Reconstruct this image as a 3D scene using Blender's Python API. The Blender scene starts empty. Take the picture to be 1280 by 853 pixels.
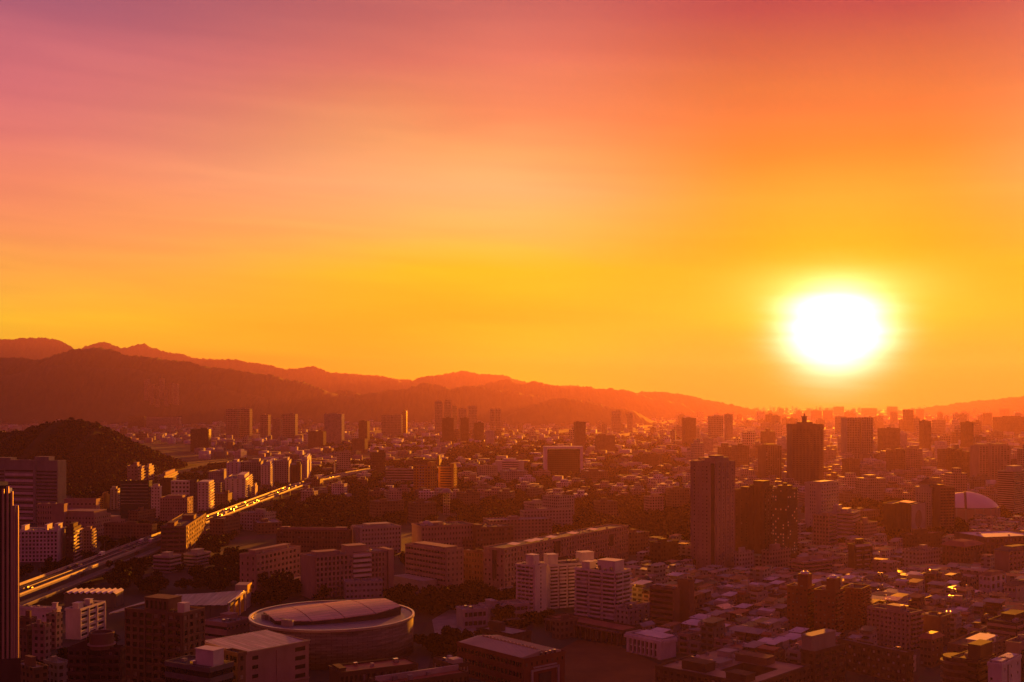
import bpy, math, random
import numpy as np
R = math.radians
random.seed(11)
rng = np.random.default_rng(11)
sc = bpy.context.scene
COL = sc.collection

# ------------------------------------------------------------------ camera
F, CX, HOR, CAMH = 1422.0, 640.0, 505.0, 130.0      # focal length and horizon in photo pixels, eye height in metres
HF = F * CAMH
cam_d = bpy.data.cameras.new('camera'); cam = bpy.data.objects.new('camera', cam_d); COL.objects.link(cam)
cam.location = (0, 0, CAMH); cam.rotation_euler = (R(90), 0, 0)
cam_d.sensor_width = 36; cam_d.lens = 36 * F / 1280
cam_d.shift_y = (HOR - 426.5) / 1280
cam_d.clip_start = 1; cam_d.clip_end = 90000
sc.camera = cam

# ------------------------------------------------------------------ light
EXPO = 3.25
SUN_AZ, SUN_EL = 15.9, 3.2           # degrees right of the view axis, above the horizon
SUN_STRENGTH = 3.8
SUN_COLOR = (1.0, 0.28, 0.008)
HAZE_DENSITY = 6.0e-5
HAZE_COLOR = (0.20, 0.095, 0.30)
HAZE_G = 0.64
HAZE_TOP = 1080.0

sc.view_settings.view_transform = 'Standard'; sc.view_settings.look = 'None'
sc.view_settings.exposure = EXPO; sc.view_settings.gamma = 1.0
sc.view_settings.use_curve_mapping = False
sc.render.engine = 'CYCLES'
cy = sc.cycles
cy.use_denoising = True; cy.use_adaptive_sampling = False
cy.max_bounces = 6; cy.diffuse_bounces = 3; cy.glossy_bounces = 3; cy.transmission_bounces = 2
cy.volume_bounces = 3; cy.transparent_max_bounces = 8
cy.sample_clamp_indirect = 6.0

sl = bpy.data.lights.new('sun', 'SUN'); so = bpy.data.objects.new('sun', sl); COL.objects.link(so)
sl.energy = SUN_STRENGTH; sl.angle = R(0.6); sl.color = SUN_COLOR
so.rotation_euler = (R(90 - SUN_EL), 0, R(180 - SUN_AZ))
so.location = (300, 1200, 400)

def srgb(r, g, b):
    f = lambda c: ((c / 255 + 0.055) / 1.055) ** 2.4 if c > 10 else c / 255 / 12.92
    return (f(r), f(g), f(b), 1.0)

SKY = {     # sky colour by elevation (degrees), far from the sun, half way and near it
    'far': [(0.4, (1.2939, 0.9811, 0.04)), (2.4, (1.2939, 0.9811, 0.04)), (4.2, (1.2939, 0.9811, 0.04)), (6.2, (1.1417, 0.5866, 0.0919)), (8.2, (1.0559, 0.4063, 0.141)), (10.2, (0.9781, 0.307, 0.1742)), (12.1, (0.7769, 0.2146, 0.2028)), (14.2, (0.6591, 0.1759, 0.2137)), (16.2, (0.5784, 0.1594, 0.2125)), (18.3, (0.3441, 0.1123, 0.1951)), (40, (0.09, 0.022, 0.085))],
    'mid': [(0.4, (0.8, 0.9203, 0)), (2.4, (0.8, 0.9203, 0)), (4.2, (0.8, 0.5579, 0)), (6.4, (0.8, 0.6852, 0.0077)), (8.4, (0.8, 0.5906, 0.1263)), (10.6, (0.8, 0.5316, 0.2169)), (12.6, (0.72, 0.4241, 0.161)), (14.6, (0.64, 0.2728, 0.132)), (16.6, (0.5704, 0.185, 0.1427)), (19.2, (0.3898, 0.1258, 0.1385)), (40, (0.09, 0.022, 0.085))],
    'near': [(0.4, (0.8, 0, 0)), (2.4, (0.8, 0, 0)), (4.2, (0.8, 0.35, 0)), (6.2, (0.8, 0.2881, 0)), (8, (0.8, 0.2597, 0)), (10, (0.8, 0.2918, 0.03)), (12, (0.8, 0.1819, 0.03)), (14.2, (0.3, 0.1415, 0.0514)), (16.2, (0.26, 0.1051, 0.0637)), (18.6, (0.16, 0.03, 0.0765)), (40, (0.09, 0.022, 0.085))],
}

def build_world():
    w = bpy.data.worlds.new('World'); sc.world = w; w.use_nodes = True
    nt = w.node_tree; N = nt.nodes; L = nt.links; N.clear()
    def math_(op, a, b=None, c=None, clamp=False):
        n = N.new('ShaderNodeMath'); n.operation = op; n.use_clamp = clamp
        for i, v in enumerate((a, b, c)):
            if v is None: continue
            if isinstance(v, (int, float)): n.inputs[i].default_value = v
            else: L.new(v, n.inputs[i])
        return n.outputs[0]
    def maprange(v, a, b, c=0.0, d=1.0, smooth=True):
        n = N.new('ShaderNodeMapRange'); n.interpolation_type = 'SMOOTHSTEP' if smooth else 'LINEAR'
        L.new(v, n.inputs[0])
        for i, x in zip((1, 2, 3, 4), (a, b, c, d)): n.inputs[i].default_value = x
        return n.outputs[0]
    def mix(fac, a, b, mode='MIX'):
        n = N.new('ShaderNodeMix'); n.data_type = 'RGBA'; n.blend_type = mode; n.clamp_result = False
        for sock, v in ((n.inputs[0], fac), (n.inputs[6], a), (n.inputs[7], b)):
            if isinstance(v, (int, float)): sock.default_value = v
            elif isinstance(v, tuple): sock.default_value = v
            else: L.new(v, sock)
        return n.outputs[2]
    tc = N.new('ShaderNodeTexCoord'); sep = N.new('ShaderNodeSeparateXYZ'); L.new(tc.outputs['Generated'], sep.inputs[0])
    x, y, z = sep.outputs
    el = math_('MULTIPLY', math_('ARCSINE', z), 57.2958)
    az = math_('SUBTRACT', math_('MULTIPLY', math_('ARCTAN2', x, y), 57.2958), SUN_AZ)
    az = math_('WRAP', az, 180.0, -180.0)
    aa = math_('ABSOLUTE', az)
    # slow banks and thin streaks of cloud in (azimuth, elevation)
    comb = N.new('ShaderNodeCombineXYZ')
    L.new(math_('MULTIPLY', az, 0.030), comb.inputs[0]); L.new(math_('ADD', math_('MULTIPLY', el, 0.16), math_('MULTIPLY', az, 0.012)), comb.inputs[1])
    n1 = N.new('ShaderNodeTexNoise'); n1.inputs['Scale'].default_value = 1.0; n1.inputs['Detail'].default_value = 5.0; n1.inputs['Roughness'].default_value = 0.5
    n1.inputs['Distortion'].default_value = 0.7
    L.new(comb.outputs[0], n1.inputs['Vector'])
    comb2 = N.new('ShaderNodeCombineXYZ')
    L.new(math_('MULTIPLY', az, 0.085), comb2.inputs[0]); L.new(math_('ADD', math_('MULTIPLY', el, 1.15), math_('MULTIPLY', az, 0.05)), comb2.inputs[1])
    n2 = N.new('ShaderNodeTexNoise'); n2.inputs['Scale'].default_value = 1.0; n2.inputs['Detail'].default_value = 6.0; n2.inputs['Distortion'].default_value = 0.35
    L.new(comb2.outputs[0], n2.inputs['Vector'])
    elw = math_('ADD', el, math_('MULTIPLY', math_('SUBTRACT', n1.outputs[0], 0.5), 3.2))
    t = math_('DIVIDE', elw, 40.0, clamp=True)
    def ramp(stops, linear=False):
        n = N.new('ShaderNodeValToRGB'); cr = n.color_ramp
        while len(cr.elements) > 1: cr.elements.remove(cr.elements[-1])
        for i, (e, c) in enumerate(stops):
            k = cr.elements[0] if i == 0 else cr.elements.new(min(1.0, e / 40.0))
            k.position = min(1.0, e / 40.0); k.color = (*c, 1.0) if linear else srgb(*c)
        L.new(t, n.inputs[0]); return n.outputs[0]
    far, mid, near = (ramp(SKY[k], True) for k in ('far', 'mid', 'near'))
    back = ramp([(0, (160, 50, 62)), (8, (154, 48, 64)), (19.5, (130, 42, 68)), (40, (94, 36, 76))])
    c = mix(maprange(aa, 3, 17), near, mid)
    c = mix(maprange(aa, 17, 42), c, far)
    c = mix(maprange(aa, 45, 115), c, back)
    # thin streaks
    c = mix(1.0, c, mix(maprange(n2.outputs[0], 0.30, 0.72), (0.95, 0.95, 0.97, 1), (1.05, 1.05, 1.02, 1)), 'MULTIPLY')
    # air glow round the low sun
    sd = (math.sin(R(SUN_AZ)) * math.cos(R(SUN_EL)), math.cos(R(SUN_AZ)) * math.cos(R(SUN_EL)), math.sin(R(SUN_EL)))
    dz = math_('SUBTRACT', el, SUN_EL)
    d2 = math_('SQRT', math_('ADD', math_('MULTIPLY', math_('MULTIPLY', az, az), 0.85), math_('MULTIPLY', math_('MULTIPLY', dz, dz), 1.2)))
    d2w = math_('ADD', d2, math_('MULTIPLY', math_('SUBTRACT', n2.outputs[0], 0.5), 1.1))
    g1 = math_('EXPONENT', math_('MULTIPLY', math_('POWER', math_('DIVIDE', d2w, 2.75), 2.0), -1.0))
    g2 = math_('EXPONENT', math_('MULTIPLY', d2, -0.22))
    core = math_('EXPONENT', math_('MULTIPLY', math_('POWER', math_('DIVIDE', d2w, 1.68), 2.0), -1.0))
    c = mix(math_('MULTIPLY', g2, 0.45), c, (0.75, 0.36, 0.0, 1), 'ADD')
    g3 = math_('EXPONENT', math_('MULTIPLY', math_('POWER', math_('DIVIDE', d2w, 6.8), 2.0), -1.0))
    c = mix(g3, c, (0.6, 0.27, 0.0, 1), 'ADD')
    c = mix(g1, c, (1.2, 0.32, 0.02, 1), 'ADD')
    c = mix(core, c, (14.0, 11.0, 8.6, 1), 'ADD')
    # a bright shred of cloud just above the sun
    sh = math_('EXPONENT', math_('MULTIPLY', math_('ADD', math_('POWER', math_('DIVIDE', az, 3.6), 2.0), math_('POWER', math_('DIVIDE', math_('SUBTRACT', elw, SUN_EL + 2.3), 1.1), 2.0)), -1.0))
    c = mix(sh, c, (1.0, 0.6, 0.22, 1), 'ADD')
    # dim below the horizon
    c = mix(maprange(el, -6, -1), (0.10, 0.03, 0.03, 1), c)
    # a little real twilight sky high up
    sky = N.new('ShaderNodeTexSky'); sky.sky_type = 'NISHITA'; sky.sun_disc = False
    sky.sun_elevation = R(SUN_EL); sky.sun_rotation = R(SUN_AZ); sky.dust_density = 4.0; sky.air_density = 1.5
    c = mix(math_('MULTIPLY', maprange(el, 15, 60), 0.02), c, sky.outputs[0], 'ADD')
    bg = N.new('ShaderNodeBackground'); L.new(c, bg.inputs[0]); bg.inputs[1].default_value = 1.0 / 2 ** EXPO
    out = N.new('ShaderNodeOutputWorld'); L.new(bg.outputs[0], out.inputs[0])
build_world()

# ------------------------------------------------------------------ materials
MAT = {}
def mat(name, col, rough=0.8, var=0.25, metal=0.0, spec=0.3, scale=0.12, emit=None):
    if name in MAT: return MAT[name]
    m = bpy.data.materials.new(name); m.use_nodes = True; nt = m.node_tree; N = nt.nodes; L = nt.links
    b = N['Principled BSDF']
    b.inputs['Roughness'].default_value = rough; b.inputs['Metallic'].default_value = metal
    b.inputs['Specular IOR Level'].default_value = spec
    tc = N.new('ShaderNodeTexCoord')
    mp = N.new('ShaderNodeMapping'); mp.inputs['Scale'].default_value = (1, 1, 0.45); L.new(tc.outputs['Object'], mp.inputs[0])
    n = N.new('ShaderNodeTexNoise'); n.inputs['Scale'].default_value = scale; n.inputs['Detail'].default_value = 8; n.inputs['Roughness'].default_value = 0.65
    L.new(mp.outputs[0], n.inputs['Vector'])
    mr = N.new('ShaderNodeMapRange'); mr.inputs[1].default_value = 0.3; mr.inputs[2].default_value = 0.7
    mr.inputs[3].default_value = 1 - var; mr.inputs[4].default_value = 1 + var * 0.5
    L.new(n.outputs[0], mr.inputs[0])
    mx = N.new('ShaderNodeMix'); mx.data_type = 'RGBA'; mx.blend_type = 'MULTIPLY'; mx.inputs[0].default_value = 1
    mx.inputs[6].default_value = (*col, 1); L.new(mr.outputs[0], mx.inputs[7])
    L.new(mx.outputs[2], b.inputs['Base Color'])
    if emit:
        b.inputs['Emission Color'].default_value = (*emit[0], 1); b.inputs['Emission Strength'].default_value = emit[1]
    MAT[name] = m; return m

WALLS = dict(white=(0.66, 0.62, 0.60), cream=(0.50, 0.44, 0.38), pale=(0.40, 0.37, 0.36), grey=(0.27, 0.26, 0.26), dgrey=(0.15, 0.145, 0.15),
             pink=(0.36, 0.25, 0.23), brown=(0.19, 0.12, 0.095), dbrown=(0.10, 0.065, 0.055), brick=(0.20, 0.075, 0.055), yellow=(0.55, 0.36, 0.07), dark=(0.055, 0.05, 0.055))
W = {k: mat('wall_' + k, v, 0.85, spec=0.08) for k, v in WALLS.items()}
GLASS = mat('window_glass', (0.02, 0.02, 0.024), 0.22, 0.3, 0, 0.5, 0.4)
CURTAIN = mat('curtained_glass', (0.13, 0.10, 0.09), 0.5, 0.3, 0, 0.3, 0.4); BLIND = mat('window_blind', (.30, .25, .23), .6, .3); VARY = random.Random(77)
GLASSB = mat('blue_glass', (0.03, 0.055, 0.07), 0.15, 0.3, 0, 0.5, 0.4)
ROOF = {
    'tar': mat('roof_tar', (0.11, 0.10, 0.10), 0.9, 0.4, 0, .05), 'conc': mat('roof_concrete', (0.26, 0.24, 0.235), 0.9, 0.4, 0, .06),
    'grey': mat('roof_grey_metal', (0.30, 0.29, 0.31), 0.65, 0.35, 0.0, 0.12), 'white': mat('roof_white_metal', (0.66, 0.62, 0.66), 0.65, 0.25, 0.0, 0.12),
    'rust': mat('roof_rust_metal', (0.24, 0.11, 0.06), 0.55, 0.45, 0.0, 0.12), 'green': mat('roof_green_metal', (0.13, 0.17, 0.09), 0.5, 0.35, 0.0, 0.12),
    'blue': mat('roof_blue_metal', (0.13, 0.24, 0.36), 0.45, 0.3, 0.0, 0.5), 'red': mat('roof_red_metal', (0.30, 0.09, 0.07), 0.5, 0.35, 0.0, 0.12)}
ROOF['shiny'] = mat('roof_shiny_metal', (0.5, 0.42, 0.38), 0.3, 0.3, 0.5, 0.5)
STEEL = mat('steel', (0.62, 0.60, 0.58), 0.22, 0.15, 1.0)
ASPHALT = mat('asphalt', (0.05, 0.048, 0.048), 0.95, 0.3, 0, 0.08, scale=0.3)
PAVE = mat('paving', (0.26, 0.24, 0.23), 0.8, 0.35)
PAINT = mat('road_paint', (0.5, 0.48, 0.44), 0.9, 0.3, 0, 0.1)
SUNLIT_GOLD = mat('yellow_panel', (0.60, 0.36, 0.03), 0.4, 0.15)  # gold of the low sun, put into the wall colour
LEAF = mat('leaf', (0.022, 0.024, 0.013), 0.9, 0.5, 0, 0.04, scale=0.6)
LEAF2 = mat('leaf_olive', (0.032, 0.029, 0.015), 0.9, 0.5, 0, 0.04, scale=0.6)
BARK = mat('bark', (0.07, 0.05, 0.04), 0.9)
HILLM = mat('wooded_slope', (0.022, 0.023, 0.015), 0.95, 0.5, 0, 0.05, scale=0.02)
MOUNT = mat('mountain_slope', (0.05, 0.05, 0.04), 0.95, 0.4, 0, 0.05, scale=0.004)

def panel_roof(name, col, a, seam=1.9):
    """standing seam metal: sheets of slightly different tone, dark joints, streaks of dirt"""
    if name in MAT: return MAT[name]
    m = bpy.data.materials.new(name); m.use_nodes = True; nt = m.node_tree; N = nt.nodes; L = nt.links; b = N['Principled BSDF']
    b.inputs['Roughness'].default_value = .5; b.inputs['Specular IOR Level'].default_value = .3
    tc = N.new('ShaderNodeTexCoord'); mp = N.new('ShaderNodeMapping'); mp.inputs['Rotation'].default_value = (0, 0, a); L.new(tc.outputs['Object'], mp.inputs[0])
    br = N.new('ShaderNodeTexBrick'); br.offset = .37; br.inputs['Scale'].default_value = 1; br.inputs['Brick Width'].default_value = 13; br.inputs['Row Height'].default_value = seam; br.inputs['Mortar Size'].default_value = .09
    br.inputs['Color1'].default_value = (*col, 1); br.inputs['Color2'].default_value = (*[c * .72 for c in col], 1); br.inputs['Mortar'].default_value = (*[c * .35 for c in col], 1); br.inputs['Bias'].default_value = -.2
    L.new(mp.outputs[0], br.inputs[0])
    m2 = N.new('ShaderNodeMapping'); m2.inputs['Scale'].default_value = (.06, .5, .1); L.new(mp.outputs[0], m2.inputs[0])
    n = N.new('ShaderNodeTexNoise'); n.inputs['Scale'].default_value = 1; n.inputs['Detail'].default_value = 8; L.new(m2.outputs[0], n.inputs[0])
    r = N.new('ShaderNodeMapRange'); r.inputs[1].default_value = .3; r.inputs[2].default_value = .7; r.inputs[3].default_value = .6; r.inputs[4].default_value = 1.15; L.new(n.outputs[0], r.inputs[0])
    x = N.new('ShaderNodeMix'); x.data_type = 'RGBA'; x.blend_type = 'MULTIPLY'; x.inputs[0].default_value = 1; L.new(br.outputs[0], x.inputs[6]); L.new(r.outputs[0], x.inputs[7]); L.new(x.outputs[2], b.inputs[0])
    MAT[name] = m; return m

def facade(wall, w=3.4, h=3.3, fu=0.5, fv=0.5, lit=0.0, glass=(0.022, 0.02, 0.024)):
    """Wall with one window per cell on its upright faces, plain on top."""
    key = ('facade', wall, w, h, fu, fv, lit)
    if key in MAT: return MAT[key]
    m = bpy.data.materials.new('facade_' + wall); m.use_nodes = True; nt = m.node_tree; N = nt.nodes; L = nt.links
    b = N['Principled BSDF']; b.inputs['Specular IOR Level'].default_value = 0.15
    tc = N.new('ShaderNodeTexCoord'); sp = N.new('ShaderNodeSeparateXYZ'); L.new(tc.outputs['Object'], sp.inputs[0])
    sn = N.new('ShaderNodeSeparateXYZ'); L.new(tc.outputs['Normal'], sn.inputs[0])
    def M(op, a, b_=None, c=None):
        n = N.new('ShaderNodeMath'); n.operation = op
        for i, v in enumerate((a, b_, c)):
            if v is None: continue
            if isinstance(v, (int, float)): n.inputs[i].default_value = v
            else: L.new(v, n.inputs[i])
        return n.outputs[0]
    side = M('GREATER_THAN', M('ABSOLUTE', sn.outputs[0]), 0.6)
    up = M('LESS_THAN', M('ABSOLUTE', sn.outputs[2]), 0.5)
    mu = N.new('ShaderNodeMix'); L.new(side, mu.inputs[0]); L.new(sp.outputs[0], mu.inputs[2]); L.new(sp.outputs[1], mu.inputs[3])
    u = M('DIVIDE', mu.outputs[0], w); v = M('DIVIDE', sp.outputs[2], h)
    fu_ = M('LESS_THAN', M('ABSOLUTE', M('SUBTRACT', M('FRACT', u), 0.5)), fu / 2)
    fv_ = M('LESS_THAN', M('ABSOLUTE', M('SUBTRACT', M('FRACT', v), 0.55)), fv / 2)
    win = M('MULTIPLY', M('MULTIPLY', fu_, fv_), up)
    cb = N.new('ShaderNodeCombineXYZ'); L.new(M('FLOOR', u), cb.inputs[0]); L.new(M('FLOOR', v), cb.inputs[1]); L.new(side, cb.inputs[2])
    wn = N.new('ShaderNodeTexWhiteNoise'); L.new(cb.outputs[0], wn.inputs[0])
    nz = N.new('ShaderNodeTexNoise'); nz.inputs['Scale'].default_value = 0.1; nz.inputs['Detail'].default_value = 7; L.new(tc.outputs['Object'], nz.inputs['Vector'])
    mr = N.new('ShaderNodeMapRange'); mr.inputs[1].default_value = 0.3; mr.inputs[2].default_value = 0.7; mr.inputs[3].default_value = 0.7; mr.inputs[4].default_value = 1.12
    L.new(nz.outputs[0], mr.inputs[0])
    wc = N.new('ShaderNodeMix'); wc.data_type = 'RGBA'; wc.blend_type = 'MULTIPLY'; wc.inputs[0].default_value = 1
    wc.inputs[6].default_value = (*WALLS[wall], 1); L.new(mr.outputs[0], wc.inputs[7])
    gc = N.new('ShaderNodeMix'); gc.data_type = 'RGBA'; gc.inputs[6].default_value = (*glass, 1); gc.inputs[7].default_value = (0.14, 0.12, 0.11, 1)
    L.new(M('MULTIPLY', wn.outputs[0], wn.outputs[0]), gc.inputs[0])
    mx = N.new('ShaderNodeMix'); mx.data_type = 'RGBA'; L.new(win, mx.inputs[0]); L.new(wc.outputs[2], mx.inputs[6]); L.new(gc.outputs[2], mx.inputs[7])
    L.new(mx.outputs[2], b.inputs['Base Color'])
    rg = N.new('ShaderNodeMix'); L.new(win, rg.inputs[0]); rg.inputs[2].default_value = 0.8; rg.inputs[3].default_value = 0.25
    L.new(rg.outputs[0], b.inputs['Roughness'])
    if lit > 0:
        b.inputs['Emission Color'].default_value = (1.0, 0.45, 0.30, 1)
        L.new(M('MULTIPLY', M('MULTIPLY', M('GREATER_THAN', wn.outputs[0], 1 - lit), win), 0.05), b.inputs['Emission Strength'])
    MAT[key] = m; return m

# ------------------------------------------------------------------ mesh helpers
class MB:
    def __init__(s): s.v = []; s.f = []
    def box(s, x0, x1, y0, y1, z0, z1):
        n = len(s.v)
        s.v += [(x0, y0, z0), (x1, y0, z0), (x1, y1, z0), (x0, y1, z0), (x0, y0, z1), (x1, y0, z1), (x1, y1, z1), (x0, y1, z1)]
        s.f += [tuple(n + i for i in q) for q in ((0, 3, 2, 1), (4, 5, 6, 7), (0, 1, 5, 4), (1, 2, 6, 5), (2, 3, 7, 6), (3, 0, 4, 7))]
        return s
    def hexa(s, lo, hi):
        """a box from four bottom and four top corners"""
        n = len(s.v); s.v += list(lo) + list(hi)
        s.f += [tuple(n + i for i in q) for q in ((0, 3, 2, 1), (4, 5, 6, 7), (0, 1, 5, 4), (1, 2, 6, 5), (2, 3, 7, 6), (3, 0, 4, 7))]
        return s
    def prism(s, pts, z0, z1):
        n = len(s.v); k = len(pts)
        s.v += [(x, y, z0) for x, y in pts] + [(x, y, z1) for x, y in pts]
        s.f += [tuple(n + k - 1 - i for i in range(k)), tuple(n + k + i for i in range(k))]
        s.f += [(n + i, n + (i + 1) % k, n + k + (i + 1) % k, n + k + i) for i in range(k)]
        return s
    def cyl(s, cx, cy_, r, z0, z1, n=20, r2=None, ry=None):
        r2 = r if r2 is None else r2; q = (ry or r) / r
        m = len(s.v)
        s.v += [(cx + r * math.cos(2 * math.pi * i / n), cy_ + q * r * math.sin(2 * math.pi * i / n), z0) for i in range(n)]
        s.v += [(cx + r2 * math.cos(2 * math.pi * i / n), cy_ + q * r2 * math.sin(2 * math.pi * i / n), z1) for i in range(n)]
        s.f += [tuple(m + n - 1 - i for i in range(n)), tuple(m + n + i for i in range(n))]
        s.f += [(m + i, m + (i + 1) % n, m + n + (i + 1) % n, m + n + i) for i in range(n)]
        return s
    def ring(s, cx, cy_, ri, ro, z0, z1, n=64, q=1.0):
        m = len(s.v)
        for r, z in ((ri, z0), (ro, z0), (ro, z1), (ri, z1)):
            s.v += [(cx + r * math.cos(2 * math.pi * i / n), cy_ + q * r * math.sin(2 * math.pi * i / n), z) for i in range(n)]
        for a in range(4):
            b = (a + 1) % 4
            s.f += [(m + a * n + i, m + a * n + (i + 1) % n, m + b * n + (i + 1) % n, m + b * n + i) for i in range(n)]
        return s
    def pyramid(s, x0, x1, y0, y1, z0, z1, k=0.0):
        cx, cy_ = (x0 + x1) / 2, (y0 + y1) / 2; a, b = (x1 - x0) / 2 * k, (y1 - y0) / 2 * k
        if k <= 0:
            n = len(s.v); s.v += [(x0, y0, z0), (x1, y0, z0), (x1, y1, z0), (x0, y1, z0), (cx, cy_, z1)]
            s.f += [(n, n + 3, n + 2, n + 1)] + [(n + i, n + (i + 1) % 4, n + 4) for i in range(4)]
            return s
        return s.hexa([(x0, y0, z0), (x1, y0, z0), (x1, y1, z0), (x0, y1, z0)], [(cx - a, cy_ - b, z1), (cx + a, cy_ - b, z1), (cx + a, cy_ + b, z1), (cx - a, cy_ + b, z1)])
    def mesh(s, name, m):
        me = bpy.data.meshes.new(name); me.from_pydata(s.v, [], s.f); me.materials.append(m); return me
    def build(s, name, m, parent=None, loc=None):
        return link(name, s.mesh(name, m), parent, loc)

def link(name, me, parent=None, loc=None):
    o = bpy.data.objects.new(name, me); COL.objects.link(o)
    if parent is not None: o.parent = parent
    if loc: o.location = loc
    return o

def tag(o, label, cat, group=None):
    o['label'] = label; o['category'] = cat
    if group: o['group'] = group
    return o
def thing(name, label, cat, loc=(0, 0, 0), rz=0.0, group=None):
    o = bpy.data.objects.new(name, None); COL.objects.link(o); o.location = loc; o.rotation_euler = (0, 0, rz)
    o.empty_display_size = 2
    return tag(o, label, cat, group)
def setting(o, kind='structure'): o['kind'] = kind; return o
def ground_at(px, py): Y = HF / (py - HOR); return ((px - CX) / F * Y, Y)
def at(px, py, z):
    """the point of height z seen at a photo pixel"""
    Y = (CAMH - z) * F / (py - HOR); return ((px - CX) / F * Y, Y)
def Z(py, Y): return CAMH - (py - HOR) / F * Y
def np_mesh(name, verts, quads, m):
    me = bpy.data.meshes.new(name)
    verts = np.asarray(verts, dtype=np.float32); quads = np.asarray(quads, dtype=np.int32)
    me.vertices.add(len(verts)); me.vertices.foreach_set('co', verts.ravel())
    me.loops.add(quads.size); me.loops.foreach_set('vertex_index', quads.ravel())
    k = quads.shape[1]
    me.polygons.add(len(quads)); me.polygons.foreach_set('loop_start', np.arange(0, quads.size, k, dtype=np.int32))
    me.update(calc_edges=True); me.materials.append(m); return me

KEEP = []      # taken ground: (cx, cy, ux, uy, half u, half v)
SIGHT = []     # (x0, x1, y0, y1, depth): what must stay in view
LAND = []      # (px, depth, phrase): landmarks that labels can lean on
def keep(cx, cy_, th, hu, hv): KEEP.append((cx, cy_, math.cos(th), math.sin(th), hu, hv))
def blocked(x, y, r):
    for cx, cy_, ux, uy, hu, hv in KEEP:
        dx, dy = x - cx, y - cy_
        if abs(dx * ux + dy * uy) < hu + r and abs(-dx * uy + dy * ux) < hv + r: return True
    return False
def hides(x, y, w, z):
    px = CX + F * x / y; hw = F * w / 2 / y; yt = HOR + (CAMH - z) * F / y; yb = HOR + HF / y
    for x0, x1, y0, y1, Y in SIGHT:
        if y < Y - 1 and px + hw > x0 and px - hw < x1 and yt < y1 and yb > y0: return True
    return False

# ------------------------------------------------------------------ buildings with real windows
WIN_CACHE = {}
def win_mesh(w, h, face, m, t=0.07):
    key = (round(w, 2), round(h, 2), face, m.name)
    if key not in WIN_CACHE:
        WIN_CACHE[key] = (MB().box(-w / 2, w / 2, -t, 0.0, 0, h) if face == 'R' else MB().box(-t, 0.0, -w / 2, w / 2, 0, h)).mesh('window', m)
    return WIN_CACHE[key]

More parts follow.
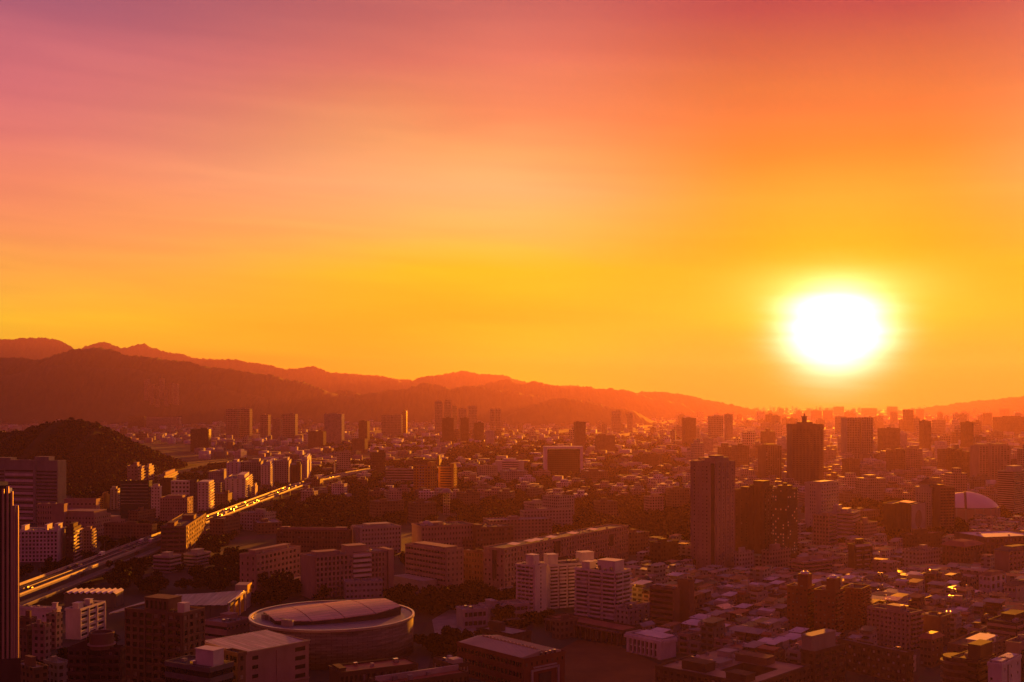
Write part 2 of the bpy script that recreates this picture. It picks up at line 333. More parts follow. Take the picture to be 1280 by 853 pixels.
class Build:
    """A building on a rectangle: local x runs along its right hand wall, y along its left hand wall, the near corner is the origin."""
    def __init__(s, name, label, cat, xl, xn, xr, yt, yb, th, wall='grey', D=None, wl=None, wr=None, group=None, vis=None, land=None, win=GLASS, wname='window'):
        Y0 = D or HF / (yb - HOR); X0 = (xn - CX) / F * Y0; t = R(th)
        rx, ry, lx, ly = math.cos(t), math.sin(t), -math.sin(t), math.cos(t)
        def ext(px, dx, dy): k = (px - CX) / F; return (k * Y0 - X0) / (dx - k * dy)
        s.wr = wr or max(4.0, ext(xr, rx, ry)); s.wl = wl or max(4.0, ext(xl, lx, ly))
        s.h = CAMH - (yt - HOR) / F * Y0; s.th = t
        s.root = thing(name, label, cat, (X0, Y0, 0), t, group)
        s.wall = W[wall]; s.m = MB(); s.wins = []; s.win = win; s.wname = wname; s.nwin = 0
        s.pt = 0.9
        cx = X0 + rx * s.wr / 2 + lx * s.wl / 2; cy_ = Y0 + ry * s.wr / 2 + ly * s.wl / 2
        s.c = (cx, cy_); s.X0, s.Y0 = X0, Y0
        keep(cx, cy_, t, s.wr / 2 + 3, s.wl / 2 + 3)
        xs = [CX + F * (X0 + a * rx * s.wr + b * lx * s.wl) / (Y0 + a * ry * s.wr + b * ly * s.wl) for a in (0, 1) for b in (0, 1)]
        SIGHT.append((min(xs), max(xs), yt - 6, vis if vis else (HOR + HF / Y0) - 6, Y0))
        if land: LAND.append(((min(xs) + max(xs)) / 2, Y0, land))
        s.m.box(0, s.wr, 0, s.wl, 0, s.h)
        s.rest = {}
    def fbox(s, face, a, b, o0, o1, z0, z1, m=None):
        m = m or s.m
        if face == 'R': m.box(a, b, -o1, -o0, z0, z1)
        elif face == 'L': m.box(-o1, -o0, a, b, z0, z1)
        elif face == 'B': m.box(a, b, s.wl + o0, s.wl + o1, z0, z1)
        else: m.box(s.wr + o0, s.wr + o1, a, b, z0, z1)
    def length(s, face): return s.wr if face in 'RB' else s.wl
    def window(s, face, a, b, z0, z1, name=None, m=None):
        m = m or (s.win if s.win is not GLASS or name == 'window_band' else VARY.choices((GLASS, CURTAIN, BLIND), (80, 13, 7))[0]); nm = name or s.wname
        if s.nwin < 100:
            s.nwin += 1
            c = (a + b) / 2
            link(nm, win_mesh(b - a, z1 - z0, face, m), s.root, (c, 0, z0) if face == 'R' else (0, c, z0))
        else:
            r = s.rest.setdefault((nm, m.name), (MB(), m)); s.fbox(face, a, b, 0.0, 0.07, z0, z1, r[0])
    def grid(s, face, floors, bays, fw=0.6, fh=0.55, z0=0.0, z1=None, out=0.3, a0=0.0, a1=None, sill=True, skip=None, wins=True):
        """piers and spandrels stand out, each window sits back between them"""
        z1 = s.h if z1 is None else z1; a1 = s.length(face) if a1 is None else a1
        fh_ = (z1 - z0) / floors; bw = (a1 - a0) / bays; pw = bw * (1 - fw); sh = fh_ * (1 - fh)
        for i in range(bays + 1):
            c = a0 + i * bw; w = pw / 2
            s.fbox(face, max(a0 - 0.01, c - w), min(a1 + 0.01, c + w), 0, out, z0, z1 + 0.01)
        for k in range(floors + 1):
            c = z0 + k * fh_
            lo = c - sh * 0.45; hi = c + sh * 0.55
            s.fbox(face, a0 - 0.02, a1 + 0.02, 0, out * 0.9, max(z0, lo), min(z1 + 0.02, hi))
        if wins and face in 'RL':
            for k in range(floors):
                for i in range(bays):
                    if skip and skip(k, i): continue
                    s.window(face, a0 + i * bw + pw / 2 - 0.03, a0 + (i + 1) * bw - pw / 2 + 0.03, z0 + k * fh_ + sh * 0.52, z0 + (k + 1) * fh_ - sh * 0.42)
    def bands(s, face, floors, fh=0.45, z0=0.0, z1=None, out=0.35, a0=0.0, a1=None, ends=0.0, piers=0):
        z1 = s.h if z1 is None else z1; a1 = s.length(face) if a1 is None else a1
        fh_ = (z1 - z0) / floors; sh = fh_ * (1 - fh)
        for k in range(floors + 1):
            c = z0 + k * fh_
            s.fbox(face, a0 - 0.02, a1 + 0.02, 0, out, max(z0, c - sh * 0.45), min(z1 + 0.02, c + sh * 0.55))
        if ends:
            s.fbox(face, a0 - 0.01, a0 + ends, 0, out * 1.1, z0, z1); s.fbox(face, a1 - ends, a1 + 0.01, 0, out * 1.1, z0, z1)
        for i in range(1, piers):
            c = a0 + (a1 - a0) * i / piers; s.fbox(face, c - 0.25, c + 0.25, 0, out * 1.05, z0, z1)
        if face in 'RL':
            for k in range(floors):
                s.window(face, a0 + ends + 0.05, a1 - ends - 0.05, z0 + k * fh_ + sh * 0.5, z0 + (k + 1) * fh_ - sh * 0.4, name='window_band')
    def small(s, face, floors, bays, ww=1.2, wh=1.3, z0=0.0, z1=None, a0=0.0, a1=None, prob=1.0):
        """holes in a flat wall: each with a thin frame"""
        z1 = s.h if z1 is None else z1; a1 = s.length(face) if a1 is None else a1
        fh_ = (z1 - z0) / floors; bw = (a1 - a0) / bays
        for k in range(floors):
            for i in range(bays):
                if random.random() > prob: continue
                c = a0 + (i + 0.5) * bw
                s.window(face, c - ww / 2, c + ww / 2, z0 + k * fh_ + 0.35 * fh_, z0 + k * fh_ + 0.35 * fh_ + wh)
                s.fbox(face, c - ww / 2 - 0.15, c + ww / 2 + 0.15, 0, 0.25, z0 + k * fh_ + 0.35 * fh_ - 0.18, z0 + k * fh_ + 0.35 * fh_ - 0.01)
    def balconies(s, face, floors, bays, out=1.3, z0=0.0, z1=None, a0=0.0, a1=None, gap=0.5, m=None, rail=1.05):
        """each storey and bay: a slab with its front, and the glazing behind it"""
        z1 = s.h if z1 is None else z1; a1 = s.length(face) if a1 is None else a1
        fh_ = (z1 - z0) / floors; bw = (a1 - a0) / bays; m = m or s.wall
        key = ('balcony', round(bw, 2), out, face, m.name, round(rail, 2))
        if key not in WIN_CACHE:
            q = MB(); L_ = bw - gap
            def fb(a, b, o0, o1, zz0, zz1):
                if face == 'R': q.box(a, b, -o1, -o0, zz0, zz1)
                else: q.box(-o1, -o0, a, b, zz0, zz1)
            fb(-L_ / 2, L_ / 2, 0, out, -0.12, 0.06); fb(-L_ / 2, L_ / 2, out - 0.14, out + 0.02, 0.06, rail)
            fb(-L_ / 2, -L_ / 2 + 0.12, 0, out - 0.14, 0.06, rail); fb(L_ / 2 - 0.12, L_ / 2, 0, out - 0.14, 0.06, rail)
            WIN_CACHE[key] = q.mesh('balcony', m)
        for k in range(floors):
            for i in range(bays):
                c = a0 + (i + 0.5) * bw; z = z0 + k * fh_ + 0.15
                link('balcony', WIN_CACHE[key], s.root, (c, 0, z) if face == 'R' else (0, c, z))
                s.window(face, c - bw * 0.40, c + bw * 0.40, z + 0.75, z + fh_ * 0.80)
    def fins(s, face, n, out=0.5, w=0.3, z0=0.0, z1=None, a0=0.0, a1=None):
        z1 = s.h if z1 is None else z1; a1 = s.length(face) if a1 is None else a1
        for i in range(n + 1):
            c = a0 + (a1 - a0) * i / n; s.fbox(face, c - w / 2, c + w / 2, 0, out, z0, z1 + 0.015)
    def done(s, roof='tar', pents=(), units=0, tank=0, parapet=True, pent_mat=None):
        if parapet:
            p = s.pt; e = 0.33
            s.m.box(-e, s.wr + e, -e, 0.12, s.h - 0.5, s.h + p); s.m.box(-e, s.wr + e, s.wl - 0.12, s.wl + e, s.h - 0.5, s.h + p)
            s.m.box(-e + .01, 0.12, 0.11, s.wl - 0.11, s.h - 0.5, s.h + p - .01); s.m.box(s.wr - 0.12, s.wr + e - .01, 0.11, s.wl - 0.11, s.h - 0.5, s.h + p - .01)
        s.m.build('wall', s.wall, s.root)
        MB().box(0.13, s.wr - 0.13, 0.13, s.wl - 0.13, s.h - 0.05, s.h + 0.12).build('roof', ROOF[roof], s.root)
        for (a, b, c, d, hh) in pents:
            q = MB().box(a * s.wr, b * s.wr, c * s.wl, d * s.wl, s.h + 0.1, s.h + hh)
            q.box(a * s.wr - 0.25, b * s.wr + 0.25, c * s.wl - 0.25, d * s.wl + 0.25, s.h + hh, s.h + hh + 0.35)
            q.build('penthouse', pent_mat or s.wall, s.root)
        for k in range(units):
            x = random.uniform(0.1, 0.85) * s.wr; y = random.uniform(0.1, 0.85) * s.wl; w = random.uniform(0.9, 2.4)
            MB().box(x, x + w, y, y + random.uniform(0.9, 2.0), s.h + 0.12, s.h + random.uniform(0.9, 2.0)).build('rooftop_unit', random.choice((STEEL, W['pale'], W['grey'])), s.root)
        for k in range(tank):
            x = random.uniform(0.15, 0.85) * s.wr; y = random.uniform(0.15, 0.85) * s.wl
            MB().cyl(x, y, 0.9, s.h + 0.9, s.h + 2.9, 14).cyl(x, y, 0.5, s.h + 0.1, s.h + 0.9, 8).build('water_tank', STEEL, s.root)
        for (nm, _), (q, m) in s.rest.items():
            o = q.build('window_field', m, s.root); o['kind'] = 'stuff'
        return s
    def part(s, name, mb, m): return mb.build(name, m, s.root)

# ------------------------------------------------------------------ the setting: ground, hills, mountains
def fbm(x, seed, octs=5):
    r = np.random.default_rng(seed); y = np.zeros_like(x, dtype=float); a = 1.0; f = 1.0
    for _ in range(octs):
        for _k in range(3): y += a / 3 * np.sin(x * f * r.uniform(0.7, 1.3) + r.uniform(0, 6.28))
        a *= 0.52; f *= 2.05
    return y

def build_ground():
    m = bpy.data.materials.new('ground'); m.use_nodes = True; nt = m.node_tree; N = nt.nodes; L = nt.links; b = N['Principled BSDF']
    b.inputs['Roughness'].default_value = 0.9; b.inputs['Specular IOR Level'].default_value = 0.15
    tc = N.new('ShaderNodeTexCoord')
    n1 = N.new('ShaderNodeTexNoise'); n1.inputs['Scale'].default_value = 0.012; n1.inputs['Detail'].default_value = 9; L.new(tc.outputs['Object'], n1.inputs['Vector'])
    v = N.new('ShaderNodeTexVoronoi'); v.inputs['Scale'].default_value = 0.02; L.new(tc.outputs['Object'], v.inputs['Vector'])
    r = N.new('ShaderNodeValToRGB'); e = r.color_ramp.elements
    e[0].position = 0.35; e[0].color = (0.045, 0.046, 0.03, 1); e[1].position = 0.65; e[1].color = (0.10, 0.09, 0.08, 1)
    L.new(n1.outputs[0], r.inputs[0])
    mx = N.new('ShaderNodeMix'); mx.data_type = 'RGBA'; mx.blend_type = 'MULTIPLY'; mx.inputs[0].default_value = 0.35
    L.new(r.outputs[0], mx.inputs[6]); L.new(v.outputs['Color'], mx.inputs[7]); L.new(mx.outputs[2], b.inputs['Base Color'])
    xs = np.linspace(-16000, 16000, 31); ys = np.linspace(-1500, 25000, 31)
    V = [(x, y, 0) for y in ys for x in xs]; Q = [(j * 31 + i, j * 31 + i + 1, (j + 1) * 31 + i + 1, (j + 1) * 31 + i) for j in range(30) for i in range(30)]
    setting(link('ground', np_mesh('ground', V, Q, m)))
build_ground()

def ridge(name, pts, D, depth, seed, m=MOUNT, rough=1.0, rows=15, step=0.9, kind='structure'):
    """a ridge with the given skyline (photo pixels) at distance D: a real ridge with slopes and spurs on both sides"""
    px = np.arange(pts[0][0], pts[-1][0] + 0.1, step); py = np.interp(px, [p[0] for p in pts], [p[1] for p in pts])
    top = CAMH - (py - HOR) / F * D
    top = top + rough * D / F * (1.3 * fbm(px * 0.11, seed) + 0.6 * fbm(px * 0.6, seed + 1, 4))
    jag = np.random.default_rng(seed + 5).normal(0, 1, len(px)); jag = np.convolve(jag, [.25, .5, .25], 'same')
    top = top + D / F * 0.9 * np.abs(jag) * min(1.0, 9000 / D)
    fade = np.clip(np.minimum(px - px[0], px[-1] - px) / 25.0, 0, 1)
    top = np.maximum(top, 3.0) * fade ** 0.7 + 1.0
    ts = np.linspace(-1, 1, rows); V = []
    X = (px - CX) / F * D
    for k, t in enumerate(ts):
        a = abs(t); prof = (1 - a) ** 1.15 * (1 + 0.25 * a)
        spur = 1 + 0.38 * a ** 0.6 * fbm(px * 0.11 + t * 1.6, seed + 7, 4) * (0 if t == 0 else 1)
        z = np.clip(top * prof * spur, -2, top * 0.985 if t else None)
        if a == 1: z = z * 0 - 2
        V.append(np.stack([X * (1 + 0.015 * t), D + t * depth + 0 * X, z], 1))
    n = len(px); V = np.concatenate(V)
    Q = [(j * n + i, j * n + i + 1, (j + 1) * n + i + 1, (j + 1) * n + i) for j in range(rows - 1) for i in range(n - 1)]
    me = np_mesh(name, V, Q, m); me.polygons.foreach_set('use_smooth', np.ones(len(me.polygons), dtype=bool))
    return setting(link(name, me), kind)

ridge('mountain_ridge', [(-160, 436), (-60, 430), (0, 425), (45, 422), (70, 425), (95, 437), (108, 432), (130, 428), (150, 436), (180, 430), (205, 440), (240, 447), (300, 452), (360, 462), (440, 468), (500, 474), (540, 480)], 15800, 1300, 3)
ridge('mountain_ridge', [(230, 456), (285, 449), (325, 455), (352, 462), (390, 459), (420, 468), (470, 470), (505, 478), (530, 472), (575, 465), (605, 467), (640, 473), (665, 480), (700, 482), (760, 488), (800, 494), (850, 502)], 14300, 1000, 13)
ridge('mountain_ridge', [(-170, 462), (-80, 455), (0, 447), (45, 450), (75, 444), (93, 437), (125, 435), (146, 440), (165, 446), (200, 448), (240, 455), (290, 463), (340, 470), (375, 478), (405, 488), (450, 500), (480, 512)], 8500, 1000, 23)
ridge('mountain_ridge', [(-160, 486), (-60, 478), (0, 471), (40, 463), (75, 455), (115, 459), (165, 462), (215, 470), (262, 482), (320, 495), (360, 510), (400, 518)], 8000, 700, 33)
ridge('hill_ridge', [(300, 516), (335, 503), (360, 494), (400, 492), (425, 489), (450, 493), (480, 490), (508, 487), (526, 480), (540, 481), (560, 485), (590, 484), (615, 487), (650, 492), (700, 500), (760, 512)], 8800, 800, 43)
ridge('hill_ridge', [(560, 500), (596, 484), (620, 477), (634, 474), (652, 481), (668, 477), (690, 482), (706, 485), (735, 484), (765, 487), (781, 489), (815, 497), (845, 504), (880, 516)], 10600, 900, 53)
ridge('hill_ridge', [(620, 520), (655, 511), (690, 500), (706, 498), (735, 503), (770, 511), (820, 519)], 7500, 550, 63)
ridge('hill_ridge', [(770, 500), (802, 490), (835, 491), (870, 497), (905, 505), (950, 514), (1000, 519)], 12000, 900, 73)
ridge('hill_ridge', [(1100, 517), (1160, 510), (1200, 504), (1240, 500), (1290, 495), (1380, 488), (1460, 494)], 14500, 900, 83)
HILL_PTS = [(-190, 552), (-110, 548), (-50, 546), (0, 544), (20, 543), (44, 537), (67, 531), (87, 528), (111, 529), (128, 536), (144, 546), (160, 557), (176, 569), (190, 579), (206, 590)]
ridge('wooded_hill', HILL_PTS, 2150, 330, 93, HILLM, rough=0.5, step=3.0)

# ------------------------------------------------------------------ haze (the air the far town fades into)
def build_haze():
    m = bpy.data.materials.new('haze'); m.use_nodes = True; nt = m.node_tree; N = nt.nodes; N.clear()
    out = N.new('ShaderNodeOutputMaterial'); v = N.new('ShaderNodeVolumePrincipled')
    v.inputs['Color'].default_value = (*HAZE_COLOR, 1); v.inputs['Density'].default_value = HAZE_DENSITY; v.inputs['Anisotropy'].default_value = HAZE_G
    nt.links.new(v.outputs[0], out.inputs['Volume'])
    o = MB().box(-16600, 16600, -2000, 25600, -6, HAZE_TOP).build('haze', m); o['kind'] = 'stuff'
build_haze()

# ------------------------------------------------------------------ expressway, streets, field
def strip(name, pts, w, z, m, kind='structure', off=0.0):
    """a flat band along a line of ground points"""
    V, Q = [], []
    for i, (x, y) in enumerate(pts):
        x0, y0 = pts[max(i - 1, 0)]; x1, y1 = pts[min(i + 1, len(pts) - 1)]; d = math.hypot(x1 - x0, y1 - y0); nx, ny = (y1 - y0) / d, -(x1 - x0) / d
        V += [(x + nx * (off - w / 2), y + ny * (off - w / 2), z), (x + nx * (off + w / 2), y + ny * (off + w / 2), z)]
    Q = [(2 * i, 2 * i + 1, 2 * i + 3, 2 * i + 2) for i in range(len(pts) - 1)]
    o = link(name, np_mesh(name, V, Q, m)); o['kind'] = kind; return o
def beam_along(mb, pts, off, w, z0, z1):
    for i in range(len(pts) - 1):
        (x0, y0), (x1, y1) = pts[i], pts[i + 1]; q = []
        for j, (x, y) in ((i, pts[i]), (i + 1, pts[i + 1])):
            a0 = pts[max(j - 1, 0)]; a1 = pts[min(j + 1, len(pts) - 1)]; d = math.hypot(a1[0] - a0[0], a1[1] - a0[1]); nx, ny = (a1[1] - a0[1]) / d, -(a1[0] - a0[0]) / d
            q.append(((x + nx * (off - w / 2), y + ny * (off - w / 2)), (x + nx * (off + w / 2), y + ny * (off + w / 2))))
        lo = [q[0][0], q[0][1], q[1][1], q[1][0]]
        mb.hexa([(a, b, z0) for a, b in lo], [(a, b, z1) for a, b in lo])
WAY = [(-317, y) for y in range(420, 1650, 30)] + [(-316, 1680), (-312, 1740), (-305, 1810), (-294, 1890), (-280, 1980), (-260, 2080), (-235, 2190)]
for k in range(len(WAY) - 1):
    (x0, y0), (x1, y1) = WAY[k], WAY[k + 1]; keep((x0 + x1) / 2, (y0 + y1) / 2, math.atan2(y1 - y0, x1 - x0), math.hypot(x1 - x0, y1 - y0) / 2, 22)
def expressway():
    root = thing('expressway_viaduct', 'long raised expressway running away past the campus with its barriers lit gold', 'viaduct', (-317, 900, 0))
    L0 = [(x + 317, y - 900) for x, y in WAY]
    d = MB(); beam_along(d, L0, 0, 17.0, 8.8, 10.0); d.build('deck', W['grey'], root)
    a = MB(); beam_along(a, L0, 0, 15.6, 10.004, 10.03); a.build('carriageway', ASPHALT, root)
    conc = mat('barrier_concrete', (0.46, 0.42, 0.38), 0.65, 0.3, 0, 0.2, 0.3)
    for off, hh in ((-8.2, 1.7), (8.2, 1.1), (0.0, 0.6)):
        b = MB(); beam_along(b, L0, off, 0.45, 10.0, 10.0 + hh); b.build('barrier', conc, root)
    r = MB(); beam_along(r, [(x, y) for x, y in L0 if y < 330], 14.5, 8.0, 5.2, 6.4); r.build('side_ramp', W['dgrey'], root)
    r = MB(); beam_along(r, [(x, y) for x, y in L0 if y < 330], 18.3, 0.4, 6.4, 7.2); r.build('ramp_parapet', W['grey'], root)
    for off in (-4.0, -7.6, 4.0, 7.6):
        ln = MB(); beam_along(ln, L0, off, 0.2, 10.031, 10.04); ln.build('lane_marking', PAINT, root)
    for i in range(2, len(L0), 2):
        x, y = L0[i]
        p = MB().box(x - 1.3, x + 1.3, y - 1.2, y + 1.2, 0, 7.4); p.hexa([(x - 2, y - 1.1, 7.3), (x + 2, y - 1.1, 7.3), (x + 2, y + 1.1, 7.3), (x - 2, y + 1.1, 7.3)], [(x - 7.5, y - 1.1, 8.6), (x + 7.5, y - 1.1, 8.6), (x + 7.5, y + 1.1, 8.6), (x - 7.5, y + 1.1, 8.6)])
        p.build('pier', W['grey'], root)
expressway()

def vehicles():
    def car(col, big=False):
        c = thing('car' if not big else 'truck', 'x', 'car' if not big else 'truck')
        m = mat('paint_' + col, dict(white=(0.7, 0.7, 0.7), silver=(0.4, 0.4, 0.42), black=(0.03, 0.03, 0.03), red=(0.4, 0.04, 0.03))[col], 0.3, 0.05, 0, 0.5)
        dk = mat('tyre', (0.02, 0.02, 0.02), 0.8)
        if big:
            MB().box(-1.2, 1.2, -4.0, 1.9, 1.0, 3.6).build('cargo_box', m, c); MB().box(-1.15, 1.15, 2.1, 4.0, 0.7, 2.7).build('cab', m, c)
            MB().box(-1.05, 1.05, 3.95, 4.03, 1.7, 2.5).build('windscreen', GLASS, c)
        else:
            b = MB().hexa([(-.85, -2.1, .35), (.85, -2.1, .35), (.85, 2.15, .35), (-.85, 2.15, .35)], [(-.85, -2.15, .95), (.85, -2.15, .95), (.8, 2.1, .8), (-.8, 2.1, .8)]); b.build('body', m, c)
            MB().hexa([(-.75, -1.9, .94), (.75, -1.9, .94), (.75, 1.05, .9), (-.75, 1.05, .9)], [(-.62, -1.2, 1.45), (.62, -1.2, 1.45), (.62, .35, 1.45), (-.62, .35, 1.45)]).build('cabin', GLASS, c)
        for x in (-.85, .85):
            for y in ((-1.35, 1.35) if not big else (-2.8, 2.8)):
                w = MB(); n = 10; rr = 0.33 if not big else 0.48
                A = [(x - .1, y + rr * math.cos(2 * math.pi * i / n), rr + rr * math.sin(2 * math.pi * i / n)) for i in range(n)]; B_ = [(x + .1, p[1], p[2]) for p in A]
                w.v = A + B_; w.f = [tuple(range(n)), tuple(reversed(range(n, 2 * n)))] + [(i, i + n, (i + 1) % n + n, (i + 1) % n) for i in range(n)]
                w.build('wheel', dk, c)
        return c
    protos = [car('white'), car('silver'), car('black'), car('white', True), car('red')]
    spots = []
    y = 640
    while y < 2050:
        for off in (-6.0, -2.2, 2.2, 6.0):
            if random.random() < 0.34: spots.append((y + random.uniform(-8, 8), off))
        y += 26
    used = set()
    for y, off in spots:
        k = random.choices(range(5), (5, 4, 3, 1.3, 1))[0]; p = protos[k]
        if k in used:
            o = p.copy(); COL.objects.link(o)
            for ch in p.children: c = ch.copy(); COL.objects.link(c); c.parent = o
        else: o = p; used.add(k)
        x = np.interp(y, [q[1] for q in WAY], [q[0] for q in WAY]); x2 = np.interp(y + 8, [q[1] for q in WAY], [q[0] for q in WAY])
        o.location = (x + off, y, 10.03); o.rotation_euler = (0, 0, -math.atan2(x2 - x, 8) + (math.pi if off < 0 else 0))
        o['label'] = ['white car', 'silver car', 'black car', 'white box truck', 'red car'][k] + ' driving on the raised expressway with gold-lit barriers'
        o['group'] = ['white', 'silver', 'black', 'truck', 'red'][k] + ' vehicles on the expressway'
    for k in range(5):
        if k not in used:
            for ch in list(protos[k].children): bpy.data.objects.remove(ch)
            bpy.data.objects.remove(protos[k])
    # lamp posts along the far barrier
    src = thing('street_lamp', 'slim street lamp rising from the barrier of the raised expressway', 'street lamp', group='lamps along the expressway')
    MB().cyl(0, 0, 0.13, 0, 9.0, 8, 0.08).build('pole', W['grey'], src)
    MB().box(0, 2.0, -.06, .06, 8.9, 9.02).build('arm', W['grey'], src); MB().box(1.6, 2.4, -.16, .16, 8.78, 8.9).build('lamp_head', W['pale'], src)
    for i, y in enumerate(range(660, 1900, 62)):
        o = src if i == 0 else src.copy()
        if i:
            COL.objects.link(o)
            for ch in src.children: c = ch.copy(); COL.objects.link(c); c.parent = o
        o.location = (float(np.interp(y, [q[1] for q in WAY], [q[0] for q in WAY])) - 8.2, y, 12.3)
vehicles()

def gstrip(name, px_pts, w, m, z=0.004): return strip(name, [ground_at(*p) for p in px_pts], w, z, m)
gstrip('campus_road', [(820, 850), (725, 790), (660, 768), (600, 745), (520, 738), (420, 752), (330, 748), (240, 760)], 9, ASPHALT)
gstrip('avenue', [(540, 900), (560, 800), (585, 765), (610, 742), (690, 690), (790, 640), (880, 612)], 14, ASPHALT, 0.008)
gstrip('riverside_road', [(870, 690), (960, 640), (1100, 622), (1180, 628), (1230, 655)], 16, ASPHALT, 0.012)
gstrip('lane', [(150, 880), (130, 820), (110, 800), (60, 830)], 8, ASPHALT, 0.008)
def poly_ground(name, pts, z, m):
    o = link(name, None) if False else None
    me = bpy.data.meshes.new(name); me.from_pydata([(*ground_at(*p), z) for p in pts], [], [tuple(range(len(pts)))]); me.materials.append(m)
    return setting(link(name, me))
FIELD = mat('sports_field', (0.16, 0.065, 0.022), 0.9, 0.35, scale=0.05)
poly_ground('sports_field', [(700, 880), (700, 812), (722, 800), (770, 806), (840, 838), (850, 880)], 0.016, FIELD)
poly_ground('plaza', [(545, 800), (540, 775), (562, 762), (590, 766), (596, 790), (575, 805)], 0.020, PAVE)
poly_ground('court', [(612, 752), (612, 738), (645, 730), (650, 748)], 0.020, PAVE)
for px, py, w, d in ((770, 830, 34, 30), (568, 784, 14, 14), (628, 742, 12, 12)):
    x, y = ground_at(px, py); keep(x, y, R(45), w, d)

# ------------------------------------------------------------------ buildings one can point to, left part of the town
def glass_tower():
    D = 440.0; x1 = (21.5 - CX) / F * D
    root = thing('glass_tower', 'dark glass skyscraper with gold-edged upright fins cut by the picture edge', 'tower', (x1, D, 0), R(24))
    zt = lambda py: Z(py, D)
    steel = mat('fin_metal', (0.50, 0.38, 0.32), 0.4, 0.2, 0.35, 0.4)
    MB().box(-32, 0, 0, 30, 0, zt(640)).build('wall', GLASS, root)
    MB().box(-32, -1.7, 0.6, 29, zt(640), zt(616)).build('crown', GLASS, root)
    MB().box(-28, -3.2, 2.0, 27, zt(616), zt(607)).build('roof_block', W['dark'], root)
    for i, x in enumerate((0.0, -1.0, -1.9, -3.4, -5.0, -6.6, -8.2, -9.8, -11.4)):
        top = zt(632) if i < 2 else zt(608 + (i % 3) * 3)
        MB().cyl(x, -.45, .48, 6, top, 12).build('fin', steel, root)
    for i in range(7):
        MB().box(0.0, 0.9, 2 + i * 4.0, 2.35 + i * 4.0, 6, zt(640)).build('fin', steel, root)
    for k in range(24):
        z = 8 + k * 3.8
        if z < zt(642): MB().box(-31, 0.02, -0.12, 0.0, z, z + 0.35).build('floor_band', W['dark'], root)
    MB().box(-34, 1.2, -1.6, 31, 0, zt(822)).build('base', W['dbrown'], root)
    keep(x1 - 16, D + 15, 0, 20, 18); SIGHT.append((0, 26, 600, 853, D))
glass_tower()

# gridded brown flats at the bottom
b = Build('apartment_tower', 'tall brown gridded apartment block with a penthouse standing before the arena annex', 'apartment block', 157, 228, 255, 769, None, 67, 'brown', D=478)
fl = 13; n = b.wl
for a0, a1, bays in ((0.0, n * 0.52, 4), (n * 0.64, n, 3)): b.grid('L', fl, bays, 0.62, 0.62, a0=a0, a1=a1, out=0.55)
b.grid('R', fl, 4, 0.6, 0.6, out=0.55)
for k in range(fl): b.window('L', n * 0.53, n * 0.63, k * b.h / fl + 0.8, (k + 1) * b.h / fl - 0.5)
for k in range(fl):
    for i in range(2): b.fbox('L', n * (0.06 + 0.25 * i), n * (0.20 + 0.25 * i), 0.5, 1.2, k * b.h / fl + 0.25, k * b.h / fl + 1.2)
b.fbox('L', -0.4, n + .4, 0, 1.0, b.h * 0.62, b.h * 0.62 + 0.5); b.fbox('R', -0.4, b.wr + .4, 0, 1.0, b.h * 0.62, b.h * 0.62 + 0.5)
b.done('tar', [(0.15, 0.75, 0.30, 0.72, 5.5)], units=5)
MB().box(b.wr * 0.25, b.wr * 0.5, b.wl * 0.06, b.wl * 0.18, b.h + .1, b.h + 4.2).build('water_tank', W['white'], b.root)
p = MB()
for i in range(5): p.box(b.wr * 0.15 - .09, b.wr * 0.15 - .02, b.wl * (0.34 + 0.08 * i), b.wl * (0.375 + 0.08 * i), b.h + 1.2, b.h + 4.5)
p.build('penthouse_window', GLASS, b.root)

b = Build('apartment_tower', 'dark apartment block crowned by a round drum with a thin bright rim', 'apartment block', 86, 151, 154, 812, None, 88, 'dbrown', D=442)
n = b.wl; fl = 11
for a0, a1 in ((0.0, n * 0.38), (n * 0.62, n)):
    b.grid('L', fl, 3, 0.6, 0.5, a0=a0, a1=a1, out=1.0)
    for k in range(fl): b.fbox('L', a0 + .3, a1 - .3, 0.9, 1.9, k * b.h / fl, k * b.h / fl + 1.15)
for k in range(fl): b.window('L', n * 0.40, n * 0.60, k * b.h / fl + 0.9, (k + 1) * b.h / fl - 0.3)
b.grid('R', fl, 4, 0.5, 0.5)
b.done('tar', units=4)
drum = MB().cyl(b.wr * 0.42, n * 0.40, 4.5, b.h + 0.1, b.h + 5.4, 36).ring(b.wr * 0.42, n * 0.40, 3.9, 4.75, b.h + 5.0, b.h + 6.4, 40)
b.part('drum', drum, W['brown'])
b.part('drum_ledge', MB().ring(b.wr * 0.42, n * 0.40, 4.4, 5.3, b.h + 1.6, b.h + 2.1, 40), W['pink'])
b.part('roof_wing', MB().hexa([(1, n * .66, b.h + .1), (b.wr * .8, n * .66, b.h + .1), (b.wr * .8, n * .97, b.h + .1), (1, n * .97, b.h + .1)], [(1, n * .66, b.h + 3.6), (b.wr * .8, n * .66, b.h + 3.6), (b.wr * .8, n * .97, b.h + 1.2), (1, n * .97, b.h + 1.2)]), W['dbrown'])

b = Build('terrace_block', 'pale stepped block with a white box on its dark roof terrace before the brown flats', 'building', 207, 262, 291, 838, None, 60, 'dgrey', D=428)
b.bands('L', 7, 0.5); b.bands('R', 7, 0.5)
b.done('tar', [(0.35, 0.8, 0.1, 0.5, 6.0)], units=7, pent_mat=W['white'])
b = Build('corner_tower', 'slim brown tower with an open top storey beside the flat-roofed annex', 'building', 280, 297, 305, 819, None, 50, 'brown', D=452)
b.small('L', 8, 2, 1.2, 1.6); b.small('R', 8, 1, 1.2, 1.6)
for i in range(3): b.window('L', 0.6 + i * b.wl / 3.2, 0.6 + i * b.wl / 3.2 + 1.5, b.h - 3.2, b.h - 0.9)
b.done('tar')

